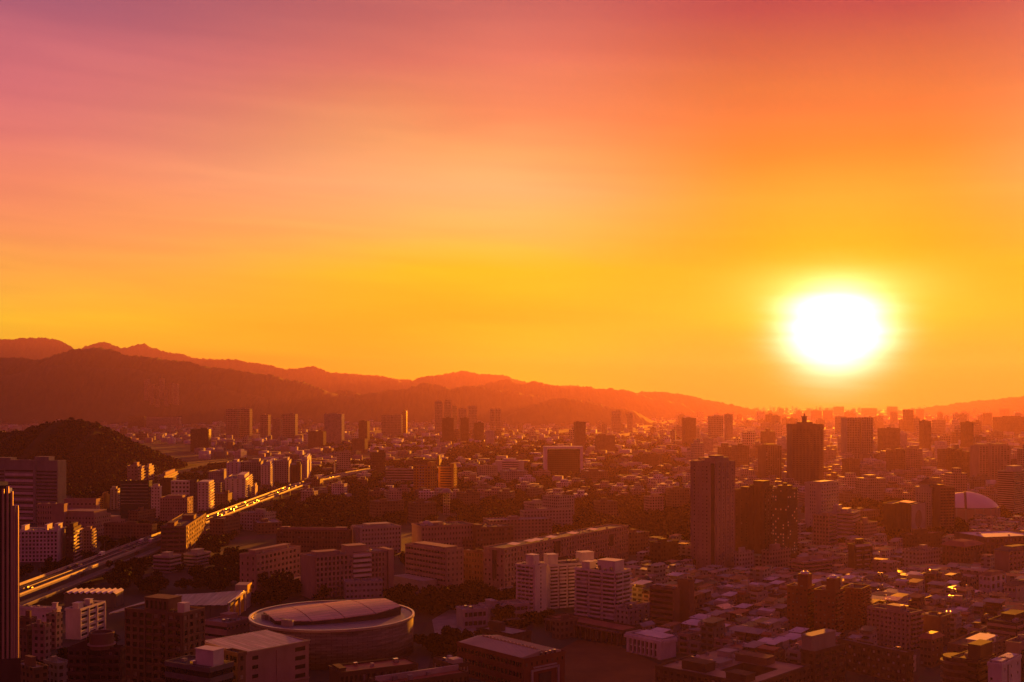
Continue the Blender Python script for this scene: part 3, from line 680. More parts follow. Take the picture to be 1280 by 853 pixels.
# white works building
b = Build('works_building', 'plain white flat-roofed works building wing beside the dark glass skyscraper', 'building', 4, 71, 74, 762, None, 80, 'white', D=640)
b.small('L', 2, 6, 1.0, 1.3, prob=0.5); b.done('tar', [(0.2, 0.6, 0.02, 0.1, 3.2)], units=6)
b = Build('works_building', 'white five-storey works building with dark slit windows in three bays', 'building', 82, 100, 131, 763, None, 79, 'white', D=627, land='the white works building')
for i in range(3):
    a0, a1 = b.wr * (i / 3 + 0.03), b.wr * ((i + 1) / 3 - 0.03)
    for k in range(5): b.window('R', a0 + 0.8, a1 - 0.4, 1.6 + k * b.h / 5, 2.9 + k * b.h / 5); b.fbox('R', a0, a1, 0, 0.3, 1.0 + k * b.h / 5, 1.5 + k * b.h / 5)
for i in range(4): b.fbox('R', b.wr * i / 3 - 0.25, b.wr * i / 3 + 0.25, 0, 0.6, 0, b.h)
b.done('tar', [(0.1, 0.3, 0.3, 0.7, 3.0), (0.5, 0.62, 0.2, 0.6, 3.5)], units=8)

def saw_shed():
    x0, y = at(80, 742, 9); x1 = (145 - CX) / F * y
    root = thing('factory_shed', 'long low shed under a wavy pale roof behind the white works building', 'shed', (x0, y, 0)); L = x1 - x0
    MB().box(0, L, 0.6, 14, 0, 8.6).build('wall', W['dgrey'], root)
    n = 9; q = MB()
    for i in range(n):
        a, b_ = i * L / n, (i + 1) * L / n; c = (a + b_) / 2
        q.hexa([(a, -.8, 8.6), (c, -.8, 9.9), (c, 15, 9.9), (a, 15, 8.6)], [(a, -.8, 8.9), (c, -.8, 10.2), (c, 15, 10.2), (a, 15, 8.9)])
        q.hexa([(c, -.8, 9.9), (b_, -.8, 8.6), (b_, 15, 8.6), (c, 15, 9.9)], [(c, -.8, 10.2), (b_, -.8, 8.9), (b_, 15, 8.9), (c, 15, 10.2)])
    q.build('roof', ROOF['white'], root); keep(x0 + L / 2, y + 7, 0, L / 2, 9); SIGHT.append((80, 145, 735, 755, y))
saw_shed()

# ------------------------------------------------------------------ arena
def arena():
    D = 598.0; X = (415.5 - CX) / F * D; Rr = 42.4; zt = 18.8
    root = thing('arena', 'round arena with a tiled drum wall and a sloping pink-lit roof inside its bright rim', 'arena', (X, D, 0), R(-8))
    m = bpy.data.materials.new('arena_wall'); m.use_nodes = True; nt = m.node_tree; N = nt.nodes; L = nt.links; p = N['Principled BSDF']
    tc = N.new('ShaderNodeTexCoord'); sp = N.new('ShaderNodeSeparateXYZ'); L.new(tc.outputs['Object'], sp.inputs[0])
    at2 = N.new('ShaderNodeMath'); at2.operation = 'ARCTAN2'; L.new(sp.outputs[1], at2.inputs[0]); L.new(sp.outputs[0], at2.inputs[1])
    cb = N.new('ShaderNodeCombineXYZ'); L.new(at2.outputs[0], cb.inputs[0]); L.new(sp.outputs[2], cb.inputs[1])
    mp = N.new('ShaderNodeMapping'); mp.inputs['Scale'].default_value = (9, 0.95, 1); L.new(cb.outputs[0], mp.inputs[0])
    br = N.new('ShaderNodeTexBrick'); br.inputs['Color1'].default_value = (0.16, 0.13, 0.125, 1); br.inputs['Color2'].default_value = (0.24, 0.20, 0.19, 1); br.inputs['Mortar'].default_value = (0.09, 0.075, 0.075, 1)
    br.inputs['Scale'].default_value = 1; br.inputs['Mortar Size'].default_value = 0.03; br.inputs['Brick Width'].default_value = 1.1; br.inputs['Row Height'].default_value = 0.9
    L.new(mp.outputs[0], br.inputs[0])
    mp2 = N.new('ShaderNodeMapping'); mp2.inputs['Scale'].default_value = (1.6, 0.5, 1); L.new(cb.outputs[0], mp2.inputs[0])
    nz = N.new('ShaderNodeTexNoise'); nz.inputs['Scale'].default_value = 1.5; nz.inputs['Detail'].default_value = 8; L.new(mp2.outputs[0], nz.inputs[0])
    mr = N.new('ShaderNodeMapRange'); mr.inputs[1].default_value = .35; mr.inputs[2].default_value = .65; mr.inputs[3].default_value = .55; mr.inputs[4].default_value = 1.15; L.new(nz.outputs[0], mr.inputs[0])
    mx = N.new('ShaderNodeMix'); mx.data_type = 'RGBA'; mx.blend_type = 'MULTIPLY'; mx.inputs[0].default_value = 1; L.new(br.outputs[0], mx.inputs[6]); L.new(mr.outputs[0], mx.inputs[7]); L.new(mx.outputs[2], p.inputs[0])
    p.inputs['Roughness'].default_value = 0.85; p.inputs['Specular IOR Level'].default_value = .15
    o = MB().cyl(0, 0, Rr, 0, zt, 96).build('wall', m, root); o.data.polygons.foreach_set('use_smooth', [len(f.vertices) == 4 for f in o.data.polygons])
    MB().ring(0, 0, Rr - 0.45, Rr + 0.6, zt - 0.5, zt + 0.7, 96).build('rim', mat('rim_metal', (0.55, 0.48, 0.46), 0.3, 0.15, 0.5, 0.5), root)
    MB().cyl(0, 0, Rr - 1.0, zt - 0.3, zt + 0.1, 96).build('gutter_roof', mat('roof_blue_grey', (0.22, 0.22, 0.25), 0.5, 0.3, 0, 0.4), root)
    # slab roof: a shallow vault on a rectangle, higher towards its right hand end
    rm = panel_roof('arena_roof', (0.62, 0.35, 0.37), R(-33))
    a = R(33); ux, uy = math.cos(a), math.sin(a)
    n = 12; hl, hw = 33.5, 23.0
    def pt(s, t, dz=0.0):
        z = zt + 2.7 + 1.1 * (1 - (t / hw) ** 2) + 0.035 * s + dz
        return (s * ux - t * uy, s * uy + t * ux, z)
    def clampw(s): return hw * min(1.0, math.sqrt(max(0.05, 1 - ((abs(s) - 8) / 31) ** 2)) if abs(s) > 8 else 1.0)
    # four sheets side by side with dark seams
    for k in range(4):
        q = MB(); s0, s1 = -hl + k * hl / 2 + 0.25, -hl + (k + 1) * hl / 2 - 0.25
        for i in range(n):
            def c(s, i): w = clampw(s) * 0.985; return pt(s, -w + 2 * w * i / n)
            def l(s, i): w = clampw(s) * 0.985; return pt(s, -w + 2 * w * i / n, -0.35)
            q.hexa([l(s0, i), l(s1, i), l(s1, i + 1), l(s0, i + 1)], [c(s0, i), c(s1, i), c(s1, i + 1), c(s0, i + 1)])
        q.build('roof_sheet', rm, root)
    q = MB()
    for k in range(24):
        s0, s1 = -hl + k * hl / 12, -hl + (k + 1) * hl / 12
        for sg in (-1, 1):
            w0, w1 = clampw(s0) * 0.97, clampw(s1) * 0.97
            A, B_ = pt(s0, sg * w0, -0.36), pt(s1, sg * w1, -0.36); A2, B2 = pt(s0, sg * (w0 - 1), -0.36), pt(s1, sg * (w1 - 1), -0.36)
            lo = [(A[0], A[1], zt + .1), (B_[0], B_[1], zt + .1), (B2[0], B2[1], zt + .1), (A2[0], A2[1], zt + .1)]; q.hexa(lo, [A, B_, B2, A2])
    for s in (-hl + .6, hl - .6):
        w = clampw(s) * 0.96
        A, B_ = pt(s, -w, -0.37), pt(s, w, -0.37); q.hexa([(A[0] - .4, A[1], zt + .1), (A[0] + .4, A[1], zt + .1), (B_[0] + .4, B_[1], zt + .1), (B_[0] - .4, B_[1], zt + .1)], [(A[0] - .4, A[1], A[2]), (A[0] + .4, A[1], A[2]), (B_[0] + .4, B_[1], B_[2]), (B_[0] - .4, B_[1], B_[2])])
    for k in range(24):
        s0, s1 = -hl + k * hl / 12 + .3, -hl + (k + 1) * hl / 12 + .3; w0, w1 = clampw(s0) * .95, clampw(min(s1, hl)) * .95
        q.hexa([pt(s0, -w0, -2.2), pt(s1, -w1, -2.2), pt(s1, w1, -2.2), pt(s0, w0, -2.2)], [pt(s0, -w0, -.5), pt(s1, -w1, -.5), pt(s1, w1, -.5), pt(s0, w0, -.5)])
    q.build('clerestory', W['dark'], root)
    for i in range(6):
        x, y = -33 + i * 2.6, -16 - i * 1.9
        MB().box(x, x + 2.0, y, y + 1.7, zt + .1, zt + 2.6).build('rooftop_unit', W['dgrey'] if i % 2 else W['grey'], root)
    for i in range(3):
        x, y = -17 + i * 2.2, -31 - i * .8
        MB().box(x, x + 1.9, y, y + 2.4, zt + .1, zt + 3.2).build('vent_box', W['pale'], root)
    keep(X, D, 0, 45, 45); SIGHT.append((312, 519, 744, 840, D - 42)); LAND.append((415, D, 'the round arena'))
arena()

def annex():
    b = Build('arena_annex', 'square brick-pink hall with a broad pale metal roof beside the round arena', 'hall', 252, 303, 386, 819, None, 47, 'pink', D=489)
    b.pt = 1.0
    for k in range(5):
        b.window('R', b.wr - 7.5, b.wr - 2.0, 3 + k * 4, 4.8 + k * 4)
        if k > 0: b.window('R', 5.0, 8.0, 3 + k * 4, 4.6 + k * 4)
    b.fbox('R', -.1, b.wr + .1, 0, 0.5, 6.0, 6.6); b.fbox('R', b.wr * .5, b.wr * .55, 0, 0.3, 0, b.h); b.fbox('L', -.1, b.wl + .1, 0, 0.5, 6.0, 6.6)
    b.small('L', 4, 5, 1.6, 1.6)
    b.done('grey')
    rm = panel_roof('annex_roof', (0.54, 0.46, 0.48), R(90))
    for k in range(3):
        x0, x1 = b.wr * (0.02 + 0.325 * k), b.wr * (0.02 + 0.325 * (k + 1)) - 0.3
        MB().hexa([(x0, .6, b.h + .1), (x1, .6, b.h + .1), (x1, b.wl - .6, b.h + .1), (x0, b.wl - .6, b.h + .1)], [(x0, .6, b.h + .35), (x1, .6, b.h + .35), (x1, b.wl - .6, b.h + 1.5), (x0, b.wl - .6, b.h + 1.5)]).build('roof_sheet', rm, b.root)
    rim = mat('rim_metal', (0.55, 0.48, 0.46), 0.3, 0.15, 0.5, 0.5)
    MB().box(-.45, b.wr + .45, -.5, -.3, b.h + 0.8, b.h + 1.25).build('coping', rim, b.root); MB().box(-.5, -.3, -.3, b.wl + .45, b.h + 0.8, b.h + 1.25).build('coping', rim, b.root)
    MB().box(-.45, b.wr + .45, b.wl + .3, b.wl + .55, b.h + 0.8, b.h + 1.4).build('coping', rim, b.root)
annex()

def wing_hall():
    """exhibition hall under a broad wing of a roof; its right hand side is a wall running away from us, low sunlight put into its yellow"""
    D = 672.0; x = lambda px: (px - CX) / F * D; z = lambda py: Z(py, D)
    root = thing('wing_roof_hall', 'low hall under a swooping grey wing roof with a sunlit-gold wall at its open end', 'hall', (x(220), D, 0))
    X = lambda px: x(px) - x(220)
    n = 16; px0 = np.linspace(136, 284, n + 1); q = MB()
    fz = np.interp(px0, [136, 165, 195, 284], [6.0, 9.0, 10.8, 11.2]); dp = np.interp(px0, [136, 150, 200, 240, 284], [3, 14, 33, 36, 44]); bz = fz + np.interp(px0, [136, 200, 284], [.3, 1.0, 1.6])
    for i in range(n):
        a, b_ = X(px0[i]), X(px0[i + 1])
        lo = [(a, 0, fz[i] - .5), (b_, 0, fz[i + 1] - .5), (b_, dp[i + 1], bz[i + 1] - .5), (a, dp[i], bz[i] - .5)]
        q.hexa(lo, [(p[0], p[1], p[2] + .5) for p in lo])
    q.build('roof', panel_roof('wing_roof', (0.36, 0.34, 0.36), R(90), 2.6), root)
    q = MB()
    for a, b_ in ((200, 232), (232.4, 262), (262.4, 282)): q.box(X(a), X(b_), 1.5, 32, 0, 10.2)
    q.build('wall', W['dgrey'], root)
    e = X(284)
    MB().hexa([(e - .5, 1, 0), (e, 1, 0), (e, 42, 0), (e - .5, 42, 0)], [(e - .5, 1, 6.5), (e, 1, 6.5), (e, 42, 11.2), (e - .5, 42, 11.2)]).build('end_wall', SUNLIT_GOLD, root)
    for y in (1.5, 15, 29, 42.5): MB().box(e + .1, e + .9, y, y + .8, 0, 11.2).build('end_post', W['white'], root)
    MB().box(e - .2, e + 1.0, 0, 44, 11.25, 12.3).build('roof_edge', mat('rim_metal', (0.55, 0.48, 0.46), 0.3, 0.15, 0.5, 0.5), root)
    MB().box(X(268), X(284), 50, 62, 0, 15).build('plant_room', W['pale'], root)
    MB().box(X(284), X(284) + .4, 50, 62, 9, 15).build('gold_panel', SUNLIT_GOLD, root)  # yellow sheet paints sunlight on the plant room's right side
    keep(x(222), D + 22, 0, 44, 30); SIGHT.append((150, 308, 735, 772, D)); LAND.append((222, D, 'the wing-roofed hall'))
wing_hall()
b = Build('arena_annex', 'low pink flat-roofed hall between the wing-roofed hall and the arena annex', 'hall', 255, 284, 313, 781, None, 60, 'pink', D=600)
b.bands('L', 3, 0.3); b.small('R', 3, 6, 1.3, 1.2); b.done('conc', [(0.6, 0.95, 0.5, 0.9, 2.5)], units=6)

# ------------------------------------------------------------------ left side, looking along the expressway: fronts face us, right hand sides catch the sun
b = Build('office_block', 'big grey office slab with wide white bands on its front below the dark wooded hill', 'office block', -46, 72, 82, 577, 655, 76, 'grey', land='the white-banded office slab')
n = b.wl; k_ = n / 118
b.bands('L', 15, 0.4, z0=0, z1=b.h * 0.86, a0=1.0, a1=26 * k_); b.bands('L', 15, 0.4, z0=0, z1=b.h * 0.86, a0=66 * k_, a1=n - 1)
for k in range(15): b.window('L', 29 * k_, 65 * k_, 1.6 + k * b.h * 0.86 / 15, 3.4 + k * b.h * 0.86 / 15, name='window_band')
for k in range(8): b.part('sun_screen', MB().box(-1.1, -0.1, 29.5 * k_, 64.5 * k_, b.h * (0.06 + 0.1 * k), b.h * (0.06 + 0.1 * k) + 2.6), W['white'])
b.fbox('L', 26 * k_, 29 * k_, 0, 1.6, 0, b.h + .5)
b.fins('R', 8, 0.5, 0.8); b.grid('R', 14, 4, 0.35, 0.5)
b.done('conc', [(0.1, 0.8, 0.1, 0.25, 4.5), (0.1, 0.8, 0.5, 0.7, 3.0)], units=8)

b = Build('apartment_slab', 'white gridded apartment slab whose right end wall is lit plain gold', 'apartment block', 22, 72, 82, 664, 702, 97, 'white')
b.grid('L', 8, 11, 0.62, 0.6, out=0.7); b.fins('R', 2, 0.3, 0.7)
b.done('conc', [(0.2, 0.7, 0.02, 0.12, 5.0), (0.2, 0.8, 0.30, 0.36, 4.5), (0.2, 0.7, 0.86, 0.95, 4)], units=5)
b = Build('apartment_slab', 'dark apartment slab with gold-lit balconies up its right end', 'apartment block', 82, 92, 101, 661, 700, 97, 'dbrown')
b.grid('L', 9, 2, 0.5, 0.5); b.balconies('R', 9, 2, 1.4, m=W['cream']); b.done('tar', [(0.2, 0.8, 0.2, 0.7, 3.5)])
b = Build('apartment_slab', 'small reddish apartment slab with a thin gold right edge', 'apartment block', 101, 115, 119, 663, 694, 97, 'pink')
b.grid('L', 8, 4, 0.5, 0.5); b.balconies('R', 8, 1, 1.2, m=W['cream']); b.done('tar', [(0.3, 0.7, 0.2, 0.6, 2.5)])

# stepped institute below the office slab
b = Build('institute_building', 'pink stepped institute with a dark recessed corner in front of the office slab', 'institute', 47, 80, 84, 631, 672, 88, 'pink')
b.grid('L', 6, 6, 0.4, 0.45, a0=12, a1=b.wl); b.window('L', b.wl * .55, b.wl * .8, 8, b.h - 4); b.done('conc', units=3)
b = Build('institute_building', 'long pink institute wing with a row of small windows under a stepped roof', 'institute', 62, 118, 138, 646, 672, 80, 'pink')
b.grid('L', 5, 14, 0.42, 0.45); b.grid('R', 5, 8, 0.42, 0.45); b.done('conc', [(0.1, 0.9, 0.05, 0.9, 4.5)], units=4)
b = Build('institute_building', 'pink curved-looking institute wing with arched ground floor before the dark glass office', 'institute', 112, 131, 156, 653, 668, 60, 'pink')
b.grid('L', 4, 6, 0.45, 0.45); b.grid('R', 4, 9, 0.45, 0.45); b.done('conc', [(0.3, 0.95, 0.2, 0.9, 4.0)], units=4)
b = Build('institute_building', 'upper pink block with a flat light roof rising behind the institute wings', 'institute', 80, 120, 125, 625, 664, 88, 'pink')
b.small('L', 4, 8, 1.6, 1.6); b.done('conc')
b = Build('glass_office', 'dark glass office with thin light floor lines and a blue-tinted foot', 'office block', 150, 186, 190, 602, 648, 88, 'dark', win=GLASSB, land='the dark glass office')
b.bands('L', 10, 0.82, out=0.2, z0=b.h * 0.3); b.bands('L', 3, 0.9, out=0.15, z1=b.h * 0.3); b.bands('R', 10, 0.8)
for k in range(1, 8): b.part('floor_line', MB().box(-.45, -.2, 1, b.wl - 1, b.h * (0.3 + 0.088 * k), b.h * (0.3 + 0.088 * k) + .45), W['pale'])
b.done('tar', units=4)
b = Build('apartment_slab', 'narrow white slab with tiny windows right beside the dark glass office', 'apartment block', 189, 200, 202, 609, 648, 88, 'white')
b.small('L', 10, 3, 1.4, 1.4); b.done('conc', [(0.2, 0.8, 0.2, 0.8, 3)])
b = Build('office_block', 'grey-pink office block with a red-lit right side above the expressway', 'office block', 200, 234, 241, 623, 657, 88, 'pink')
b.grid('L', 9, 11, 0.5, 0.5); b.grid('R', 9, 3, 0.5, 0.5); b.done('tar', [(0.1, 0.6, 0.2, 0.8, 2.5)], units=3)
b = Build('tower_block', 'plain dark brown block standing behind the grey-pink office', 'apartment block', 200, 216, 220, 599, 640, 88, 'dbrown')
b.small('L', 8, 4, 1.4, 1.3, prob=.5); b.done('tar')
b = Build('apartment_slab', 'white apartment block with deep dark windows behind the red-lit office', 'apartment block', 214, 237, 240, 602, 642, 88, 'white')
b.grid('L', 8, 5, 0.6, 0.5, out=0.6); b.done('conc', [(0.1, 0.9, 0.1, 0.9, 0.6)])
b = Build('tower_block', 'plain dark slab between two white apartment blocks over the expressway', 'apartment block', 236, 246, 248, 601, 642, 88, 'dgrey')
b.small('L', 10, 2, 1.3, 1.3); b.done('tar')
b = Build('apartment_slab', 'white apartment block with a bright gold right side and gold roof line', 'apartment block', 247, 261, 267, 604, 642, 97, 'white')
b.small('L', 11, 3, 1.6, 1.6); b.balconies('R', 11, 2, 1.3, m=W['white']); b.done('conc', [(0.1, 0.95, 0.05, 0.95, 1.0)])
b = Build('office_block', 'brown banded office in front of the expressway with its long side glowing red-gold', 'office block', 201, 232, 257, 659, 697, 97, 'brown', land='the banded expressway office')
b.bands('L', 7, 0.5, ends=0.8, piers=4); b.grid('R', 7, 12, 0.6, 0.55, out=0.5)
b.done('tar', [(0.5, 0.62, 0.1, 0.6, 4), (0.05, 0.2, 0.5, 0.8, 3)], units=5)
b = Build('low_block', 'small white five-storey block under the banded office by the expressway', 'building', 192, 212, 226, 697, 716, 70, 'pale')
b.bands('L', 4, 0.5); b.bands('R', 4, 0.5); b.done('conc', [(0.2, 0.6, 0.2, 0.6, 3)], units=3)
b = Build('low_block', 'small white balcony block set back to the right under the banded office', 'building', 230, 246, 263, 694, 711, 70, 'pale')
b.bands('L', 4, 0.5); b.bands('R', 4, 0.5); b.done('conc', [(0.3, 0.8, 0.3, 0.8, 3)], units=3)

def goldies():
    for (nm, lab, xl, xn, xr, yt, D, wall, fl, bays, st) in (
        ('tower_block', 'pink tower with a gold-topped stair head above the dark glass office', 159, 172, 176, 583, 1480, 'pink', 11, 3, 's'),
        ('apartment_slab', 'tower whose balconies all glow gold, first of two behind the dark glass office', 174, 176.5, 184, 587, 1470, 'cream', 12, 2, 'b'),
        ('apartment_slab', 'gold balcony tower, the slimmer second of two behind the dark glass office', 183, 186, 192, 584, 1500, 'cream', 12, 1, 'b'),
        ('apartment_slab', 'wide block with a gold-lit open frame on its roof behind the plain brown block', 196, 205, 222, 596, 1520, 'pink', 9, 4, 'b'),
        ('apartment_slab', 'pale narrow flats with gold-specked balconies left of the dark glass office', 138, 147, 150, 612, 1400, 'pale', 10, 2, 'b'),
        ('apartment_slab', 'low yellow-walled flats tucked left of the dark glass office', 124, 129, 137, 622, 1390, 'yellow', 6, 2, 's'),
        ('tower_block', 'white slab with a gold-lit stair head near the end of the sunlit expressway', 283, 298, 301, 579, 1800, 'white', 13, 3, 's'),
        ('office_block', 'grey gridded office slab just right of the white gold-topped slab', 300, 326, 329, 578, 1840, 'grey', 11, 9, 'g'),
        ('apartment_slab', 'white slab beside bright gold balconies over the expressway bend', 326, 338, 346, 582, 1720, 'white', 13, 3, 'b'),
        ('apartment_slab', 'pale flats with a gold strip behind the white slab at the expressway bend', 343, 361, 364, 577, 1800, 'pale', 12, 6, 's'),
        ('tower_block', 'dark flats with a few gold windows beside the pale flats at the bend', 362, 376, 379, 582, 1850, 'dbrown', 9, 4, 's'),
        ('tower_block', 'slim white slab with ladder-like windows past the dark flats', 376, 384, 389, 576, 1900, 'white', 11, 1, 's'),
        ('apartment_slab', 'white blank-sided flats with ragged gold windows right above the expressway', 281, 307, 315, 599, 1510, 'white', 10, 4, 'b'),
        ('low_block', 'thin stair tower with one gold side below the ragged gold windows', 314, 319, 322, 610, 1540, 'cream', 6, 1, 's'),
        ('tower_block', 'hazy blue-grey tower behind the gold needle post', 421, 438, 442, 566, 2150, 'pale', 10, 6, 'g'),
        ('tower_block', 'dark reddish office block with gold right edge beyond the expressway end', 463, 482, 486, 566, 2080, 'dbrown', 9, 8, 'g'),
    ):
        b = Build(nm, lab, 'apartment block' if nm != 'office_block' else 'office block', xl, xn, xr, yt, None, 98, wall, D=D)
        if st == 'b': b.small('L', fl, max(2, bays), 1.6, 1.6); b.balconies('R', fl, max(1, bays // 2), 1.4, m=W['white'] if wall == 'white' else W['cream'])
        elif st == 'g': b.grid('L', fl, bays, 0.55, 0.5)
        else: b.small('L', fl, bays, 1.5, 1.5)
        b.done('conc', [(0.15, 0.85, 0.1, 0.45, 4.5)] if random.random() < .7 else [(0.3, 0.8, 0.3, 0.9, 3)], units=2)
goldies()
def needle():
    D = 2050; X = (418 - CX) / F * D; t = thing('needle_mast', 'tall thin post lit gold at the end of the expressway', 'mast', (X, D, 0))
    MB().box(-.9, .9, -.9, .9, 0, Z(575, D)).build('shaft', W['cream'], t); MB().cyl(0, 0, .6, Z(575, D), Z(562, D), 8, .2).build('tip', W['cream'], t)
needle()

# ------------------------------------------------------------------ campus, middle
b = Build('campus_block', 'long pink campus block with square windows behind the arena, its roof cluttered', 'campus building', 300, 320, 375, 695, 745, 66, 'pink', land='the pink campus block')
b.grid('R', 6, 11, 0.55, 0.5, z0=4); b.grid('L', 6, 3, 0.3, 0.5, z0=4); b.window('L', b.wl * .35, b.wl * .7, b.h * .45, b.h * .85)
b.part('entrance_block', MB().box(b.wr * .35, b.wr * .85, -9, -.6, 0, 7.5), W['pink']); b.done('conc', [(0.1, 0.9, 0.35, 0.75, 2.5)], units=14)
b = Build('campus_block', 'campus block with white balcony bands up its middle and a plain pink end wall', 'campus building', 376, 389, 484, 697, 749, 33, 'pink')
b.grid('R', 8, 9, 0.55, 0.62, a0=3, a1=b.wr * .52, out=0.8); b.grid('R', 8, 4, 0.55, 0.62, a0=b.wr * .78, a1=b.wr - 2, out=0.8)
for k in range(8): b.part('balcony', MB().box(b.wr * .53, b.wr * .77, -2.2, -.05, 2 + k * b.h / 8.2, 3.7 + k * b.h / 8.2), W['white']); b.window('R', b.wr * .54, b.wr * .76, 3.9 + k * b.h / 8.2, 5.3 + k * b.h / 8.2)
b.part('end_tower', MB().box(b.wr + .4, b.wr + 4.5, -1.5, b.wl * .8, 0, b.h + 1.5), W['pink'])
b.done('conc', [(0.5, 0.75, 0.2, 0.8, 5), (0.1, 0.4, 0.3, 0.8, 2.2)], units=10)
b = Build('campus_block', 'low two-storey pale block at the foot of the white-balconied campus block', 'campus building', 429, 432, 478, 729, 750, 15, 'pale', wl=12)
b.grid('R', 3, 9, 0.55, 0.4); b.done('conc', units=4)
b = Build('campus_block', 'wide pink campus block striped with window rows on both sides right of the arena', 'campus building', 507, 558, 579, 689, 737, 42, 'pink', land='the striped campus block')
b.bands('L', 7, 0.42, ends=1.0, piers=14); b.grid('R', 7, 4, 0.35, 0.45)
b.part('lower_hall', MB().box(-13, -.7, 10, b.wl - 2, 0, 6), W['pale']); b.done('conc', [(0.2, 0.9, 0.1, 0.9, 1.6)], units=8)
b = Build('campus_block', 'long grey-pink block with even small windows and dome behind the striped campus block', 'campus building', 522, 527, 591, 659, 692, 24, 'pink', wl=26)
b.grid('R', 5, 17, 0.45, 0.45); b.done('tar', [(0.1, 0.5, 0.4, 0.8, 2)], units=12)
b.part('dome', MB().cyl(b.wr * .2, b.wl * .5, 6, b.h, b.h + 2.5, 24, 4.5).cyl(b.wr * .2, b.wl * .5, 4.5, b.h + 2.5, b.h + 4, 24, 1.5), W['pale'])
b = Build('campus_block', 'campus block with bright upright fins at its near end left of the domed block', 'campus building', 440, 452, 501, 661, 694, 28, 'pale')
b.grid('R', 6, 13, 0.5, 0.5); b.fins('L', 4, 1.2, 0.8); b.done('conc', [(0.2, 0.8, 0.2, 0.7, 2.5)], units=9)
b = Build('campus_block', 'broad dull campus block with a hollow roof court and one red-lit edge', 'campus building', 346, 436, 439, 664, 693, 84, 'brown')
b.grid('L', 5, 24, 0.55, 0.35); b.fins('L', 24, 0.9, 0.5); b.fins('R', 3, .6, .8); b.done('tar', units=6)
for a, c, e, f in ((.1, .9, .05, .2), (.1, .25, .2, .9), (.1, .9, .85, .95)): b.part('roof_court', MB().box(b.wr * a, b.wr * c, b.wl * e, b.wl * f, b.h + .1, b.h + 2.8), W['pink'])
b = Build('campus_block', 'dark brown block standing behind the striped campus block', 'campus building', 579, 607, 612, 692, 728, 52, 'brown')
b.grid('L', 5, 8, .5, .5); b.done('tar', [(0.2, 0.5, 0.2, 0.5, 2)], units=4)
b = Build('campus_block', 'brown flat block between the domed block and the long patterned building', 'campus building', 590, 596, 642, 661, 690, 25, 'brown', wl=25)
b.grid('R', 5, 12, .5, .45); b.done('tar', [(0.05, 0.2, 0.2, 0.6, 2.5)], units=7)
# long patterned building
b = Build('dormitory_slab', 'very long slab with a speckled window pattern, dark openings and a strip roof glinting yellow', 'campus building', 605, 630, 785, 687, 735, 56, 'pink', land='the long speckled slab')
r2 = random.Random(4)
gaps = [(0.20, 0.24, .3, .75), (0.38, 0.46, .0, .5), (0.36, 0.41, .62, .95), (0.50, 0.56, .0, .45), (0.82, 0.86, .5, .85)]
def sk(k, i):
    t, z = (i + .5) / 46, (k + .5) / 8
    return any(a < t < c and e < z < f for a, c, e, f in gaps) or r2.random() < 0.18
b.grid('R', 8, 46, 0.48, 0.62, out=0.35, skip=sk)
b.grid('L', 8, 5, 0.45, 0.5, out=0.5, skip=lambda k, i: r2.random() < .35)
for a, c, e, f in gaps: b.part('dark_opening', MB().box(b.wr * a, b.wr * c, -.55, -.36, b.h * e, b.h * f), W['dark'])  # dark panels before the wall paint the shade inside openings
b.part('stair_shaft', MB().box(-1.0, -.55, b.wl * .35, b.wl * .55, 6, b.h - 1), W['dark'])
for a, c in ((.1, .16), (.22, .36), (.38, .44), (.55, .62), (.72, .78)):
    n_ = max(1, int((c - a) * b.wr / 9))
    for k in range(n_):
        x0, x1, y0, y1 = b.wr * a + k * 9, b.wr * a + k * 9 + 8.2, 3, b.wl * .6; zz = lambda x, y: b.h + 1.0 + .066 * (x - x0) + .045 * (y - y0)
        q = [(x0, y0), (x1, y0), (x1, y1), (x0, y1)]
        MB().hexa([(x, y, zz(x, y) - .25) for x, y in q], [(x, y, zz(x, y)) for x, y in q]).build('roof_canopy', mat('bright_metal', (0.7, 0.62, 0.45), 0.3, 0.1, 0.7, 0.5), b.root)
b.done('green', units=12)
# white apartment cluster
b = Build('white_apartments', 'white twelve-storey flats with a blank white corner wall, nearest the round arena', 'apartment block', 645, 669, 683, 709, 769, 50, 'white', land='the white apartment cluster')
b.balconies('L', 12, 4, 1.2, a0=1.5, a1=b.wl - 1, m=W['white']); b.small('R', 12, 1, 0.9, 1.2); b.done('tar', [(0.2, 0.7, 0.2, 0.6, 6.5)], units=6, tank=2)
b = Build('white_apartments', 'white balconied flats set back in the middle of the white cluster', 'apartment block', 680, 687, 752, 708, None, 26, 'white', D=722, wl=16)
b.balconies('R', 12, 6, 1.3, m=W['white']); b.done('tar', [(0.02, 0.2, 0.2, 0.6, 6.5), (0.66, 0.9, 0.2, 0.7, 6.5)], units=6, tank=3)
b = Build('white_apartments', 'white balconied flats nearest the sports field with rounded bright balcony fronts', 'apartment block', 719, 769, 788, 717, 780, 52, 'white')
b.balconies('L', 12, 3, 1.4, m=W['white']); b.balconies('R', 12, 2, 1.4, m=W['white']); b.done('tar', [(0.3, 0.9, 0.12, 0.55, 6.0), (0.3, 0.7, 0.75, 0.95, 4)], units=8, tank=4)
ENC = random.Random(3)
